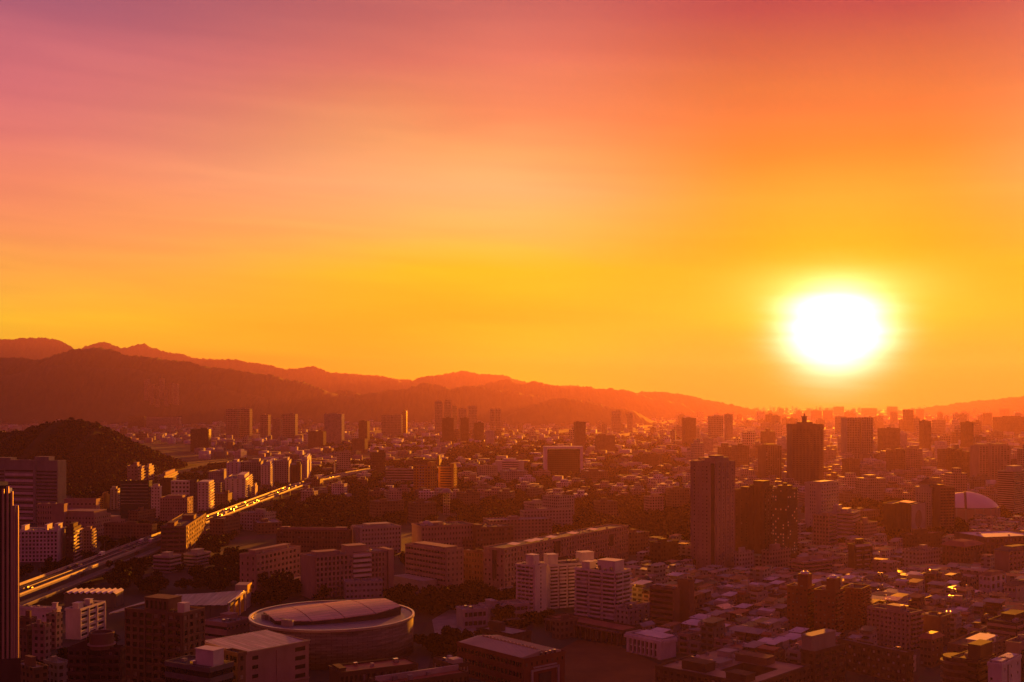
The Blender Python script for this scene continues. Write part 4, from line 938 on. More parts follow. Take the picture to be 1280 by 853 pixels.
for o in [q for q in bpy.data.objects if q.name.split('.')[0] == 'balcony' and q.parent and q.parent.name.startswith('white_apartments')]:
    if ENC.random() < .28:      # balconies closed in with panes or panels
        bb = [v.co for v in o.data.vertices]; x0, x1 = min(v.x for v in bb), max(v.x for v in bb); y0, y1 = min(v.y for v in bb), max(v.y for v in bb)
        w = ENC.uniform(.35, .95); q = MB().box(x0 + .02, x0 + (x1 - x0) * (w if x1 - x0 > y1 - y0 else 1) - .02, y0 + .02, y0 + (y1 - y0) * (w if y1 - y0 > x1 - x0 else 1) - .02, 1.06, 2.2)
        link('balcony_enclosure', q.mesh('balcony_enclosure', ENC.choice((CURTAIN, BLIND, W['pale'], GLASS))), o.parent, tuple(o.location))
b = Build('low_house_block', 'small white flat house at the foot of the white balconied flats', 'house', 770, 786, 803, 764, 783, 45, 'pale')
b.small('L', 3, 3, 1.4, 1.4); b.small('R', 3, 3, 1.4, 1.4); b.done('tar', [(.5, .9, .4, .9, 2.5)], units=2, tank=1)
b = Build('low_house_block', 'small white house with a flat orange-lit roof behind the banded brown office', 'house', 783, 795, 812, 758, 776, 45, 'pale')
b.small('L', 3, 2, 1.4, 1.4); b.small('R', 3, 2, 1.4, 1.4); b.done('rust', units=2)
b = Build('school_block', 'low white school wing with a dark window row left of the white flats', 'school', 575, 579, 609, 764, 786, 22, 'pale', wl=12)
b.bands('R', 2, .5, ends=1, piers=5); b.done('conc', units=3)
b = Build('school_block', 'low pale school wing in the trees at the foot of the white flats', 'school', 606, 612, 661, 760, 778, 28, 'pale', wl=14)
b.bands('R', 2, .5, ends=1, piers=9); b.done('conc', [(.1, .25, .2, .8, 3)], units=5)
# banded brown office and its core
b = Build('banded_office', 'brown office slab of alternating light and dark bands facing the white flats', 'office block', 813, 843, 850, 738, 787, 50, 'brown', land='the banded brown office')
b.bands('L', 7, .52, ends=.6, out=.9); b.done('red', units=3)
b = Build('stair_tower', 'plain brown windowless tower joined to the banded brown office', 'tower', 847, 862, 868, 728, 785, 50, 'brown'); b.done('tar', [(.2, .7, .2, .7, 1.0)])
# columned pavilion
b = Build('columned_pavilion', 'white columned pavilion with a flat white roof beside the sports field', 'pavilion', 783, 828, 845, 802, None, 41, 'white', D=578, land='the columned pavilion')
for i in range(8): b.part('column', MB().box(-1.3, -.55, b.wl * (.1 + .114 * i) - .4, b.wl * (.1 + .114 * i) + .4, .5, b.h - 1.4), W['white'])
for i in range(7):
    b.window('L', b.wl * (.105 + .114 * i) + .3, b.wl * (.21 + .114 * i) - .3, 1, b.h * .42); b.window('L', b.wl * (.105 + .114 * i) + .3, b.wl * (.21 + .114 * i) - .3, b.h * .5, b.h - 1.6)
b.fbox('L', -.2, b.wl + .2, 0, 1.6, b.h - 1.4, b.h + .2); b.fbox('L', 0, b.wl * .08, 0, 1.4, 0, b.h - 1.4); b.fbox('R', -.2, b.wr + .2, 0, .8, b.h - 1.4, b.h + .2)
b.done('tar'); b.part('upper_roof', MB().hexa([(b.wr * .08, b.wl * .04, b.h + .9), (b.wr * 1.0, b.wl * .04, b.h + .9), (b.wr * 1.0, b.wl * .80, b.h + .9), (b.wr * .08, b.wl * .80, b.h + .9)], [(b.wr * .08, b.wl * .04, b.h + 1.3), (b.wr * 1.0, b.wl * .04, b.h + 1.7), (b.wr * 1.0, b.wl * .80, b.h + 1.7), (b.wr * .08, b.wl * .80, b.h + 1.3)]), ROOF['white'])
# dark colonnade wing
b = Build('colonnade_wing', 'long dark wing with an arcade of columns along the far edge of the sports field', 'school', 684, 778, 800, 790, None, 44, 'dbrown', D=612)
for i in range(15): b.part('column', MB().box(-2.6, -1.9, b.wl * (.02 + .068 * i), b.wl * (.02 + .068 * i) + .8, 0, b.h - 1), W['brown'])
for i in range(14): b.window('L', b.wl * (.035 + .068 * i), b.wl * (.075 + .068 * i), 1, b.h - 2)
b.part('canopy', MB().box(-2.9, 0, 0, b.wl, b.h - 1, b.h - .2), W['brown']); b.done('red')
# brick school hall
def brick_hall():
    b = Build('brick_hall', 'red brick school hall with a pale ribbed roof and a dotted skylight ridge', 'school hall', 572, 655, 706, 826, None, 41, 'brick', D=512, land='the brick school hall')
    n = b.wl
    b.bands('L', 3, .45, ends=1.2, piers=18); b.small('R', 1, 8, .9, 1.4, z0=b.h - 4.2, z1=b.h - .5)
    for (x0, x1, z0, z1) in ((.18, .82, b.h * .60, b.h * .66), (.22, .78, b.h * .70, b.h * .74), (.16, .20, 0, b.h * .66), (.80, .84, 0, b.h * .66)):
        b.part('stone_trim', MB().box(b.wr * x0, b.wr * x1, -.75, -.05, z0, z1), W['pale'])
    b.part('doorway', MB().box(b.wr * .35, b.wr * .65, -.4, -.04, 0, b.h * .5), W['dark'])
    b.done('tar')
    q = MB(); rm = mat('ribbed_roof', (0.40, 0.33, 0.30), .42, .25, 0, .5, .05)
    for sx in (0, 1):
        x0, x1 = (.4, b.wr * .5 - .4) if sx == 0 else (b.wr * .5 + .4, b.wr - .4); z0, z1 = (b.h + .9, b.h + 2.4) if sx == 0 else (b.h + 2.4, b.h + .9)
        o = MB().hexa([(x0, 2, b.h + .1), (x1, 2, b.h + .1), (x1, n - .4, b.h + .1), (x0, n - .4, b.h + .1)], [(x0, 2, z0), (x1, 2, z1), (x1, n - .4, z1), (x0, n - .4, z0)])
        for i in range(28):
            y = 2.4 + i * (n - 3.5) / 28
            o.hexa([(x0, y, z0 - .1), (x1, y, z1 - .1), (x1, y + .22, z1 - .1), (x0, y + .22, z0 - .1)], [(x0, y, z0 + .14), (x1, y, z1 + .14), (x1, y + .22, z1 + .14), (x0, y + .22, z0 + .14)])
        o.build('roof_slope', rm, b.root)
    gl = mat('skylight', (0.65, 0.5, 0.25), .18, .1, .8, .6)
    for i in range(15):
        y = 6 + i * (n - 9) / 15
        MB().hexa([(b.wr * .5 - .38, y, b.h + 2.2), (b.wr * .5 + .38, y, b.h + 2.2), (b.wr * .5 + .38, y + 1.5, b.h + 2.2), (b.wr * .5 - .38, y + 1.5, b.h + 2.2)], [(b.wr * .5 - .3, y, b.h + 2.75), (b.wr * .5 + .3, y, b.h + 2.75), (b.wr * .5 + .3, y + 1.5, b.h + 3.3), (b.wr * .5 - .3, y + 1.5, b.h + 3.3)]).build('skylight', gl, b.root)
    for i in range(4): MB().cyl(b.wr * (.45 + .12 * i), 1.0 + .3 * i, .7, b.h + .2, b.h + 1.9, 12).build('water_tank', STEEL, b.root)
brick_hall()
# foreground roofs at the bottom edge
b = Build('school_block', 'low dark block with a long pink roof strip in front of the round arena', 'school', 411, 425, 522, 843, None, 28, 'dbrown', D=480, wl=14)
b.grid('R', 3, 18, .55, .5); b.done('red', [(.02, .1, .2, .8, 1.5)], units=4)
b = Build('school_block', 'dark courtyard wing at the bottom edge, second pink roof strip before the arena', 'school', 462, 480, 584, 858, None, 33, 'dbrown', D=462, wl=13)
b.grid('R', 3, 18, .55, .5); b.part('roof_edge', MB().box(0, b.wr, b.wl * .55, b.wl * .62, b.h, b.h + 2.4), W['pale']); b.done('red', units=4)
b = Build('school_block', 'dark connecting wing closing the courtyard before the brick hall', 'school', 538, 566, 586, 833, None, 36, 'dbrown', D=505, wl=16)
b.grid('R', 3, 5, .55, .5); b.grid('L', 3, 5, .55, .5); b.part('roof_hut', MB().box(1, 6, 1, 6, b.h, b.h + 2.5), W['pale']); b.done('tar', units=5)
def courtyard_block():
    b = Build('courtyard_block', 'large flat-roofed school block with roof huts round a dark court at the bottom edge', 'school', None, 942, None, 858, None, 47, 'dbrown', D=475, wl=50, wr=48, land='the flat courtyard block')
    b.m = MB(); w, l, h = b.wr, b.wl, b.h
    court = (.30, .72, .16, .52)
    X0, X1, Y0, Y1 = court[0] * w, court[1] * w, court[2] * l, court[3] * l
    for q in ((0, w, 0, Y0), (0, w, Y1, l), (0, X0, Y0 + .003, Y1 - .003), (X1, w, Y0 + .003, Y1 - .003)): b.m.box(q[0], q[1], q[2], q[3], 0, h)
    b.grid('L', 4, 14, .5, .45, out=.5); b.grid('R', 4, 12, .5, .45, out=.5)
    for (x0, x1, y0, y1) in ((-.3, w + .3, -.3, .5), (-.3, w + .3, l - .5, l + .3), (-.29, .5, .51, l - .51), (w - .5, w + .29, .51, l - .51)): b.m.box(x0, x1, y0, y1, h - .5, h + 1.0)
    b.m.build('wall', b.wall, b.root)
    q = MB(); 
    for a in ((.51, w - .51, .51, Y0), (.51, w - .51, Y1, l - .51), (.51, X0, Y0 + .003, Y1 - .003), (X1, w - .51, Y0 + .003, Y1 - .003)): q.box(a[0], a[1], a[2], a[3], h - .05, h + .1)
    q.build('roof', mat('roof_red_tile', (.30, .20, .18), .6, .5, 0, .4, .08), b.root)
    for x0, x1, y0, y1, hh, m in ((.12, .28, .55, .80, 3.6, W['dbrown']), (.74, .9, .3, .62, 3.2, W['brown']), (.4, .62, .58, .7, 1.6, W['grey']), (.8, .95, .72, .85, 2.4, W['pale']), (.05, .2, .1, .3, 3.0, W['dbrown'])):
        p = MB().box(x0 * w, x1 * w, y0 * l, y1 * l, h + .1, h + hh); p.box(x0 * w - .3, x1 * w + .3, y0 * l - .3, y1 * l + .3, h + hh, h + hh + .3); p.build('roof_hut', m, b.root)
    for k in range(12): x, y = random.uniform(.1, .9) * w, random.uniform(.55, .95) * l; MB().box(x, x + random.uniform(.8, 2), y, y + 1.2, h + .1, h + random.uniform(.8, 1.6)).build('rooftop_unit', random.choice((STEEL, W['white'], W['grey'])), b.root)
courtyard_block()

# ------------------------------------------------------------------ right part: towers and slabs
b = Build('tower', 'tall brown concrete tower with columns of small windows and a deep slot down its corner', 'tower', 863, 894, 918, 579, 713, 48, 'pink', land='the tall brown corner-slot tower')
b.small('L', 27, 4, .9, 1.1, a0=b.wl * .25, a1=b.wl * .92, z0=3, z1=b.h - 2); b.fins('L', 5, .35, .4, a0=b.wl * .22, a1=b.wl * .95)
b.fbox('L', 0, b.wl * .12, 0, .05, 0, b.h); b.small('R', 27, 4, .9, 1.1, a0=b.wr * .1, z0=3, z1=b.h - 2); b.fins('R', 4, .5, .6, a0=b.wr * .06, a1=b.wr)
b.part('corner_slot', MB().box(-.06, .02, .4, b.wl * .17, 0, b.h - .1), W['dark'])  # flat dark strip paints the shade of the corner recess
b.done('tar', [(.15, .85, .12, .55, 3.5), (.3, .7, .2, .5, 5.0)], units=3)
b = Build('tower', 'near-black slab tower hugging the right side of the tall brown tower', 'tower', 918, 936, 944, 614, None, 48, 'dbrown', D=985)
b.grid('L', 22, 3, .45, .5, wins=False); b.grid('R', 22, 2, .45, .5, wins=False); b.small('L', 22, 3, 1.2, 1.2, prob=.6); b.done('tar', [(.1, .6, .1, .6, 3)])
b = Build('tower', 'dark red-brown tower with a raised top, middle of the dark trio', 'tower', 937, 955, 966, 609, None, 48, 'dbrown', D=962)
b.fins('L', 4, .5, .6); b.small('R', 23, 3, 1.2, 1.3); b.small('L', 23, 2, 1.2, 1.3, prob=.4); b.done('tar', [(.1, .8, .1, .8, 4.5)])
b = Build('tower', 'dark glass tower sprinkled with small lit windows beside the dark trio', 'tower', 965, 984, 997, 613, None, 48, 'dark', D=935, land='the dark lit-window tower')
litm = mat('lit_window', (.3, .15, .1), .4, .1, emit=((1, .36, .26), .009)); r3 = random.Random(9)
for face, bays in (('L', 6), ('R', 5)):
    L_ = b.length(face)
    for k in range(23):
        b.fbox(face, -.1, L_ + .1, 0, .5, k * b.h / 23, k * b.h / 23 + .9)
        for i in range(bays):
            if r3.random() < .17 * (1.5 - k / 23): b.window(face, L_ * (i + .25) / bays, L_ * (i + .75) / bays, k * b.h / 23 + 1.2, k * b.h / 23 + 2.6, 'lit_window', litm)
b.done('tar', [(.2, .8, .2, .8, 3), (.4, .6, .4, .6, 5)])
b = Build('tower', 'pale slab tower with a gold-lit roof edge right of the dark trio', 'tower', 1006, 1026, 1048, 605, 670, 45, 'pale', land='the pale slab tower')
b.grid('L', 15, 3, .4, .45, a0=b.wl * .3, a1=b.wl * .7); b.grid('R', 15, 7, .5, .45); b.done('conc', [(.2, .9, .2, .8, 1.2)], units=4)
b = Build('office_block', 'low pink block with brown bays at the foot of the pale slab tower', 'office block', 1017, 1036, 1046, 645, 688, 45, 'pink')
b.fins('L', 5, .8, 1.2); b.bands('L', 9, .5); b.bands('R', 9, .5); b.done('conc', [(.1, .5, .1, .5, 2)], units=3)
b = Build('office_block', 'pale banded office behind the low pink block', 'office block', 1036, 1066, 1075, 642, 676, 60, 'pale')
b.bands('L', 7, .45); b.bands('R', 7, .45); b.done('conc', [(.2, .8, .3, .6, 3), (.2, .8, .7, .9, 6)], units=3)
b = Build('low_block', 'terraced flats with white roof strips in front of the pale slab tower', 'apartment block', 990, 1004, 1040, 704, 722, 30, 'pink')
b.bands('R', 4, .5); b.bands('L', 4, .5); b.done('white', [(.05, .9, .55, .75, 3)], units=5)
def masted():
    b = Build('tower', 'tall gridded landmark tower with a stubby mast rising under the sun glow', 'tower', 988, 990, 1029, 531, None, 3, 'brown', D=1850, wl=30, vis=600, land='the mast-topped tower')
    b.grid('R', 26, 9, .5, .5, z1=b.h * .92, wins=False, out=.5); b.fins('R', 9, .8, .9, z1=b.h)
    for k in range(26): b.window('R', .5, b.wr - .5, k * b.h * .92 / 26 + 1.7, (k + 1) * b.h * .92 / 26 - .2, 'window_band')
    b.done('tar', [(.3, .7, .2, .8, 4)])
    b.part('mast', MB().cyl(b.wr * .47, b.wl * .4, 4.0, b.h + 4, b.h + 12.5, 14).cyl(b.wr * .47, b.wl * .4, 5.0, b.h + 12.5, b.h + 14.0, 14).cyl(b.wr * .47, b.wl * .4, 1.4, b.h + 14, b.h + 18, 8), W['dgrey'])
masted()
b = Build('tower', 'left half of the hazy twin-slab tower right of the mast-topped tower', 'tower', 1057, 1058.5, 1074.5, 523, None, 4, 'grey', D=2700, wl=40, vis=565, land='the hazy twin-slab tower')
b.fins('R', 5, 1.2, 1.6); b.bands('R', 24, .5); b.done('tar')
b = Build('tower', 'right half of the hazy twin-slab tower right of the mast-topped tower', 'tower', 1075.5, 1077, 1091, 522.5, None, 4, 'grey', D=2700, wl=40, vis=565)
b.fins('R', 5, 1.2, 1.6); b.bands('R', 24, .5); b.done('tar')
b = Build('tower', 'mid-height gridded tower with a gold roof line left of the mast-topped tower', 'tower', 952, 957, 977, 558, None, 20, 'brown', D=1980, wl=25, vis=598)
b.grid('R', 16, 7, .5, .5); b.done('tar', [(.2, .8, .2, .8, 3)])
# cube with the round mural
b = Build('cube_office', 'boxy dark office whose pale right wall carries a large blurred oval', 'office block', 1104, 1139, 1156, 632, 669, 52, 'dark', land='the dark cube with the oval')
b.fins('L', 10, .8, .5); b.part('side_wall', MB().box(.2, b.wr + .2, -.5, -.02, 0, b.h + .3), W['pale'])
ov = MB(); n = 28; cx_, cz = b.wr * .5, b.h * .5
A = [(cx_ + b.wr * .24 * math.cos(2 * math.pi * i / n), -.7, cz + b.h * .30 * math.sin(2 * math.pi * i / n)) for i in range(n)]; B_ = [(p[0], -.51, p[2]) for p in A]
ov.v = A + B_; ov.f = [tuple(range(n)), tuple(reversed(range(n, 2 * n)))] + [(i, i + n, (i + 1) % n + n, (i + 1) % n) for i in range(n)]
b.part('oval_mural', ov, mat('mural', (.22, .15, .14), .8, .4))
b.done('conc', [(.2, .7, .2, .7, .8)]); b.part('skylight', MB().hexa([(b.wr * .3, b.wl * .2, b.h + .9), (b.wr * .8, b.wl * .2, b.h + .9), (b.wr * .8, b.wl * .6, b.h + .9), (b.wr * .3, b.wl * .6, b.h + .9)], [(b.wr * .3, b.wl * .2, b.h + 1.2), (b.wr * .8, b.wl * .2, b.h + 1.2), (b.wr * .8, b.wl * .6, b.h + 2.2), (b.wr * .3, b.wl * .6, b.h + 2.2)]), mat('bright_metal', (0.7, 0.62, 0.45), 0.3, 0.1, 0.7, 0.5))
b = Build('tower', 'pale tower under a dark pyramid roof behind the dark cube', 'tower', 1145, 1164, 1173, 611, None, 50, 'pale', D=1170, land='the pyramid-roofed tower')
b.fins('L', 6, .6, .7); b.grid('L', 15, 6, .4, .45, z1=b.h * .9); b.grid('R', 15, 3, .4, .45, z1=b.h * .9)
b.part('top_stage', MB().box(1.5, b.wr - 1.0, 3, b.wl - 3, b.h, b.h + 4.5), W['pale']); b.part('pyramid_roof', MB().pyramid(.4, b.wr + .4, 1.5, b.wl - 1.5, b.h + 4.5, b.h + 11), W['dbrown']); b.done('conc')
b = Build('tower', 'brown slab tower joined to the pyramid-roofed tower, hiding half the white dome', 'tower', 1170, 1175, 1193, 610, None, 14, 'brown', D=1160, wl=22)
b.bands('R', 15, .45); b.fins('R', 5, .6, .8); b.done('tar', [(.1, .5, .2, .7, 2.5)])
def dome():
    D = 1270; X = (1206 - CX) / F * D; Rr = 35; zr = Z(632, D); zt = Z(614.5, D)
    root = thing('domed_stadium', 'stadium under a pink-white shell dome split by a dark seam', 'stadium', (X, D, 0), R(-20))
    LAND.append((1215, D, 'the white dome stadium'))
    w = MB().cyl(0, 0, Rr + .6, 0, zr - 1, 48); w.build('wall', W['pink'], root)
    o = MB()
    for i in range(24): a = 2 * math.pi * i / 24; x, y = (Rr + 1) * math.cos(a), (Rr + 1) * math.sin(a); o.box(x - .6, x + .6, y - .6, y + .6, 0, zr - .5)
    o.build('buttress', W['pale'], root)
    for s in (-1, 1):
        V, Q = [], []; n, k = 24, 12
        for i in range(n + 1):
            for j in range(k + 1):
                t = -1 + 2 * i / n; u = j / k
                x = s * (1.2 + (Rr - 1.2) * u); y = t * math.sqrt(max(0, Rr ** 2 - x * x)) if u < 1 else 0
                rr = (x * x + y * y) / Rr ** 2; V.append((x, y, zr + (zt - zr) * max(0, 1 - rr) ** .8 * (1.0 if s > 0 else .93)))
        Q = [(i * (k + 1) + j, i * (k + 1) + j + 1, (i + 1) * (k + 1) + j + 1, (i + 1) * (k + 1) + j) for i in range(n) for j in range(k)]
        me = np_mesh('dome_shell', V, Q, mat('shell_white', (.72, .58, .58), .45, .08, 0, .5)); me.polygons.foreach_set('use_smooth', [True] * len(me.polygons)); link('dome_shell', me, root)
    q = MB()
    for i in range(20):
        y0, y1 = -Rr + i * Rr / 10, -Rr + (i + 1) * Rr / 10; z = lambda y: zr + (zt - zr) * max(0, 1 - y * y / Rr ** 2) ** .8
        q.hexa([(-1.3, y0, z(y0) - 1), (1.3, y0, z(y0) - 1), (1.3, y1, z(y1) - 1), (-1.3, y1, z(y1) - 1)], [(-1.3, y0, z(y0) - .1), (1.3, y0, z(y0) - .1), (1.3, y1, z(y1) - .1), (-1.3, y1, z(y1) - .1)])
    q.build('seam', W['dbrown'], root); keep(X, D, 0, 34, 34); SIGHT.append((1193, 1246, 610, 642, D))
dome()
b = Build('tower', 'hazy twin-bay tower with pale upright bays near the right edge', 'tower', 1218, 1224, 1262, 558, None, 14, 'pink', D=1900, wl=25, vis=596)
b.grid('R', 16, 10, .5, .5); b.fins('R', 3, 1.0, 3.0); b.done('tar', [(.05, .4, .2, .8, 3), (.6, .95, .2, .8, 3)])
b = Build('apartment_slab', 'pale slab finely banded with balconies at the right edge behind the dome', 'apartment block', 1247, 1267, 1292, 590, None, 45, 'pale', D=1330, land='the finely banded slab')
b.bands('L', 20, .55); b.bands('R', 20, .55); b.done('conc', [(.1, .5, .1, .6, 6)])
b = Build('low_block', 'dark block framed by bright white bars with a gold roof patch', 'office block', 1060, 1068, 1088, 682, 716, 28, 'dark', land='the white-barred dark block')
b.fins('R', 2, 1.2, 2.2); b.part('frame_bar', MB().box(0, b.wr, -1.3, -.05, b.h - 1.2, b.h + .4), W['white'])
for k in range(5): b.part('frame_bar', MB().box(.6, b.wr - .6, -.7, -.05, 2 + k * b.h / 6, 2.9 + k * b.h / 6), W['pale'])
b.done('conc', [(.3, .7, .3, .7, 4)]); 
b = Build('institute_building', 'red-roofed long block with flat eaves between the cube office and the right edge', 'institute', 1178, 1205, 1228, 684, 712, 40, 'brown', vis=705)
b.grid('L', 4, 6, .5, .5); b.grid('R', 4, 6, .5, .5); b.done('red', parapet=False)
MB().pyramid(-1.5, b.wr + 1.5, -1.5, b.wl + 1.5, b.h + .15, b.h + 3.5, .55).build('hipped_roof', ROOF['red'], b.root)
b = Build('institute_building', 'long hall with a flat peach-lit roof at the right edge below the banded slab', 'hall', 1227, 1232, 1300, 673, 702, 16, 'brown', wl=40, vis=690)
b.grid('R', 4, 12, .5, .5); b.done('white', units=4)
b = Build('institute_building', 'pink blank-walled block with a deep dark flank at the right edge', 'institute', 1243, 1261, 1295, 690, 715, 35, 'pink', vis=710)
b.grid('R', 4, 7, .5, .5); b.done('red', parapet=False); MB().pyramid(-1.2, b.wr + 1.2, -1.2, b.wl + 1.2, b.h + .15, b.h + 3.0, .5).build('hipped_roof', ROOF['tar'], b.root)
b = Build('villa', 'white house with arched openings at the right edge, left of two', 'house', 1224, 1238, 1257, 720, 748, 40, 'white')
b.small('L', 3, 3, 1.5, 1.9); b.grid('R', 3, 3, .5, .6); b.done('rust', parapet=False); MB().pyramid(-.8, b.wr + .8, -.8, b.wl + .8, b.h + .15, b.h + 2, .5).build('hipped_roof', ROOF['rust'], b.root)
b = Build('villa', 'white house with a low dark hipped roof at the right edge, right of two', 'house', 1255, 1270, 1292, 733, 755, 40, 'cream')
b.small('L', 2, 3, 1.5, 1.9); b.small('R', 2, 3, 1.4, 1.7); b.done('tar', parapet=False); MB().pyramid(-.8, b.wr + .8, -.8, b.wl + .8, b.h + .15, b.h + 2.4, .4).build('hipped_roof', ROOF['tar'], b.root)
# dark red blocks in the near right
def dark_red(lab, xl, xn, xr, yt, D, fl, core=None):
    b = Build('apartment_tower', lab, 'apartment block', xl, xn, xr, yt, None, 55, 'brick', D=D)
    b.grid('L', fl, 5, .5, .45, out=.4, skip=lambda k, i: random.random() < .3); b.balconies('R', fl, 2, 1.2, m=W['brick'])
    pl = mat('window_blind', (.30, .24, .22), .6, .3)
    for k in range(fl):
        for i in range(5):
            if random.random() < .16: b.part('blind', MB().box(-.12, -.075, b.wl * (i + .3) / 5, b.wl * (i + .62) / 5, (k + .38) * b.h / fl, (k + .72) * b.h / fl), pl)
    b.done('tar', units=3)
    if core:
        x0, x1, y0, y1, hh = core
        b.part('lift_tower', MB().box(x0 * b.wr, x1 * b.wr, y0 * b.wl, y1 * b.wl, b.h + .1, b.h + hh), W['brick'])
        for t in (.3, .7):
            q = MB(); x, y = (x0 + (x1 - x0) * .5) * b.wr, (y0 + (y1 - y0) * t) * b.wl; z = b.h + hh
            for j in range(4): a0, a1 = j * math.pi / 8, (j + 1) * math.pi / 8; q.cyl(x, y, 1.5 * math.cos(a0), z + 1.5 * math.sin(a0), z + 1.5 * math.sin(a1), 16, max(.03, 1.5 * math.cos(a1)))
            b.part('steel_dome', q, STEEL)
    return b
dark_red('dark red flats with two steel domes on the lift tower, leftmost of three', 984, 1009, 1018, 736, 640, 11, (.2, .8, .05, .55, 7.5))
dark_red('dark red flats with a gold-lit roof step, middle of three', 1018, 1044, 1054, 741, 628, 11, (.2, .9, .1, .5, 7.0))
dark_red('dark red flats with white balcony rails, rightmost of three', 1053, 1076, 1087, 738, 650, 12, None)
b = Build('apartment_slab', 'wide brown-pink apartment slab with stacked bay windows right of the dark red flats', 'apartment block', 1085, 1138, 1152, 768, None, 40, 'pink', D=596)
b.grid('L', 8, 10, .55, .5, out=.8); b.balconies('R', 8, 2, 1.3, m=W['pink']); b.done('tar', [(.2, .8, .3, .6, 2.5)], units=6, tank=2)
b = Build('office_block', 'dark stepped office with a grey box on top in front of the dark red flats', 'office block', 1001, 1018, 1056, 817, None, 42, 'dbrown', D=518)
b.grid('R', 5, 4, .6, .5); b.small('L', 5, 2, 1.5, 1.6); b.done('tar', units=2)
p = MB().box(b.wr * .02, b.wr * .8, b.wl * .25, b.wl * .98, b.h + .1, b.h + 6.8); p.box(b.wr * .02 - .3, b.wr * .8 + .3, b.wl * .25 - .3, b.wl * .98 + .3, b.h + 6.8, b.h + 7.6); p.build('upper_block', W['grey'], b.root)
b = Build('office_block', 'long dark block with rows of pale window bays along the bottom right', 'office block', 1048, 1133, 1141, 818, None, 36, 'dbrown', D=528)
b.grid('L', 4, 14, .6, .5, out=.5); b.grid('R', 4, 3, .5, .5)
for k in range(4):
    for i in range(14):
        if (i * 7 + k * 3) % 5 < 2: b.part('blind', MB().box(-.14, -.08, b.wl * (i + .28) / 14, b.wl * (i + .7) / 14, (k + .3) * b.h / 4, (k + .62) * b.h / 4), W['pale'])
b.done('conc', units=4)
b = Build('house_block', 'dark brown gable-ended block behind the pink hip-roofed house', 'house', 1153, 1176, 1188, 773, None, 45, 'brown', D=606)
b.small('R', 5, 2, 1.3, 1.3); b.done('tar', units=2)
b = Build('house_block', 'house under a pink hipped roof at the foot of the brown-pink slab', 'house', 1150, 1164, 1179, 800, None, 45, 'brown', D=560)
b.small('L', 4, 3, 1.3, 1.3); b.small('R', 4, 3, 1.3, 1.3); b.done('red', parapet=False); MB().pyramid(-.8, b.wr + .8, -.8, b.wl + .8, b.h + .15, b.h + 2.4, .5).build('hipped_roof', ROOF['red'], b.root)
b = Build('apartment_slab', 'brown flats carrying a bright white roof room near the lower right corner', 'apartment block', 1184, 1228, 1262, 812, None, 48, 'brown', D=552)
b.grid('L', 5, 7, .5, .5); b.grid('R', 5, 6, .5, .5); b.done('tar', units=5, tank=1)
MB().box(b.wr * .1, b.wr * .55, b.wl * .05, b.wl * .5, b.h + .1, b.h + 3.2).build('roof_room', W['white'], b.root); MB().box(b.wr * .07, b.wr * .58, b.wl * .02, b.wl * .53, b.h + 3.2, b.h + 3.6).build('roof_sheet', ROOF['white'], b.root)
for i in range(3): MB().box(b.wr * (.14 + .13 * i), b.wr * (.2 + .13 * i), b.wl * .05 - .06, b.wl * .05 - .01, b.h + 1, b.h + 2.4).build('roof_window', GLASS, b.root)
b = Build('corner_block', 'dark round-cornered block with curved ledges at the bottom right', 'apartment block', 1190, 1222, 1242, 828, None, 45, 'dbrown', D=500, )
b.bands('L', 5, .5, out=1.2); b.bands('R', 5, .5, out=1.2)
b.part('rounded_corner', MB().cyl(4, b.wl - 1, 6.5, 0, b.h + .6, 28), W['dbrown'])
for k in range(5): b.part('curved_ledge', MB().ring(4, b.wl - 1, 6.4, 7.6, (k + .45) * b.h / 5 - .5, (k + .45) * b.h / 5 + .5, 36), W['brown'])
b.done('tar', [(.2, .95, .02, .5, 6.5)], units=5)
b = Build('white_block', 'small white paired tower block at the bottom right corner', 'building', 1235, 1252, 1276, 833, None, 48, 'white', D=478)
b.small('R', 5, 3, .9, 1.1, prob=.6); b.small('L', 5, 2, .9, 1.1, prob=.4); b.part('corner_groove', MB().box(b.wr * .3, b.wr * .34, -.3, -.02, 0, b.h), W['grey']); b.done('conc', [(.05, .3, .1, .8, 1.5), (.5, .9, .1, .8, 1.2)], units=3)
b = Build('house_block', 'pale block with one tall dark window at the right edge above the white paired tower', 'building', 1258, 1274, 1295, 806, None, 45, 'pink', D=510)
b.window('R', b.wr * .1, b.wr * .6, 4, b.h - 3, 'tall_window'); b.done('tar', units=2)
b = Build('curved_block', 'light-banded block with a rounded front near the right edge', 'office block', 1236, 1270, 1298, 781, None, 45, 'dark', D=585)
b.bands('L', 5, .5, out=.8); b.bands('R', 5, .5, out=.8)
for k in range(5): b.part('light_band', MB().box(-1.2, -.82, -.5, b.wl + .3, 1.2 + k * b.h / 5, 2.6 + k * b.h / 5), W['pink']); b.part('light_band', MB().box(-.8, b.wr + .3, -1.2, -.82, 1.2 + k * b.h / 5, 2.6 + k * b.h / 5), W['pink'])
b.done('tar', [(.3, .8, .3, .8, 3)], units=4)

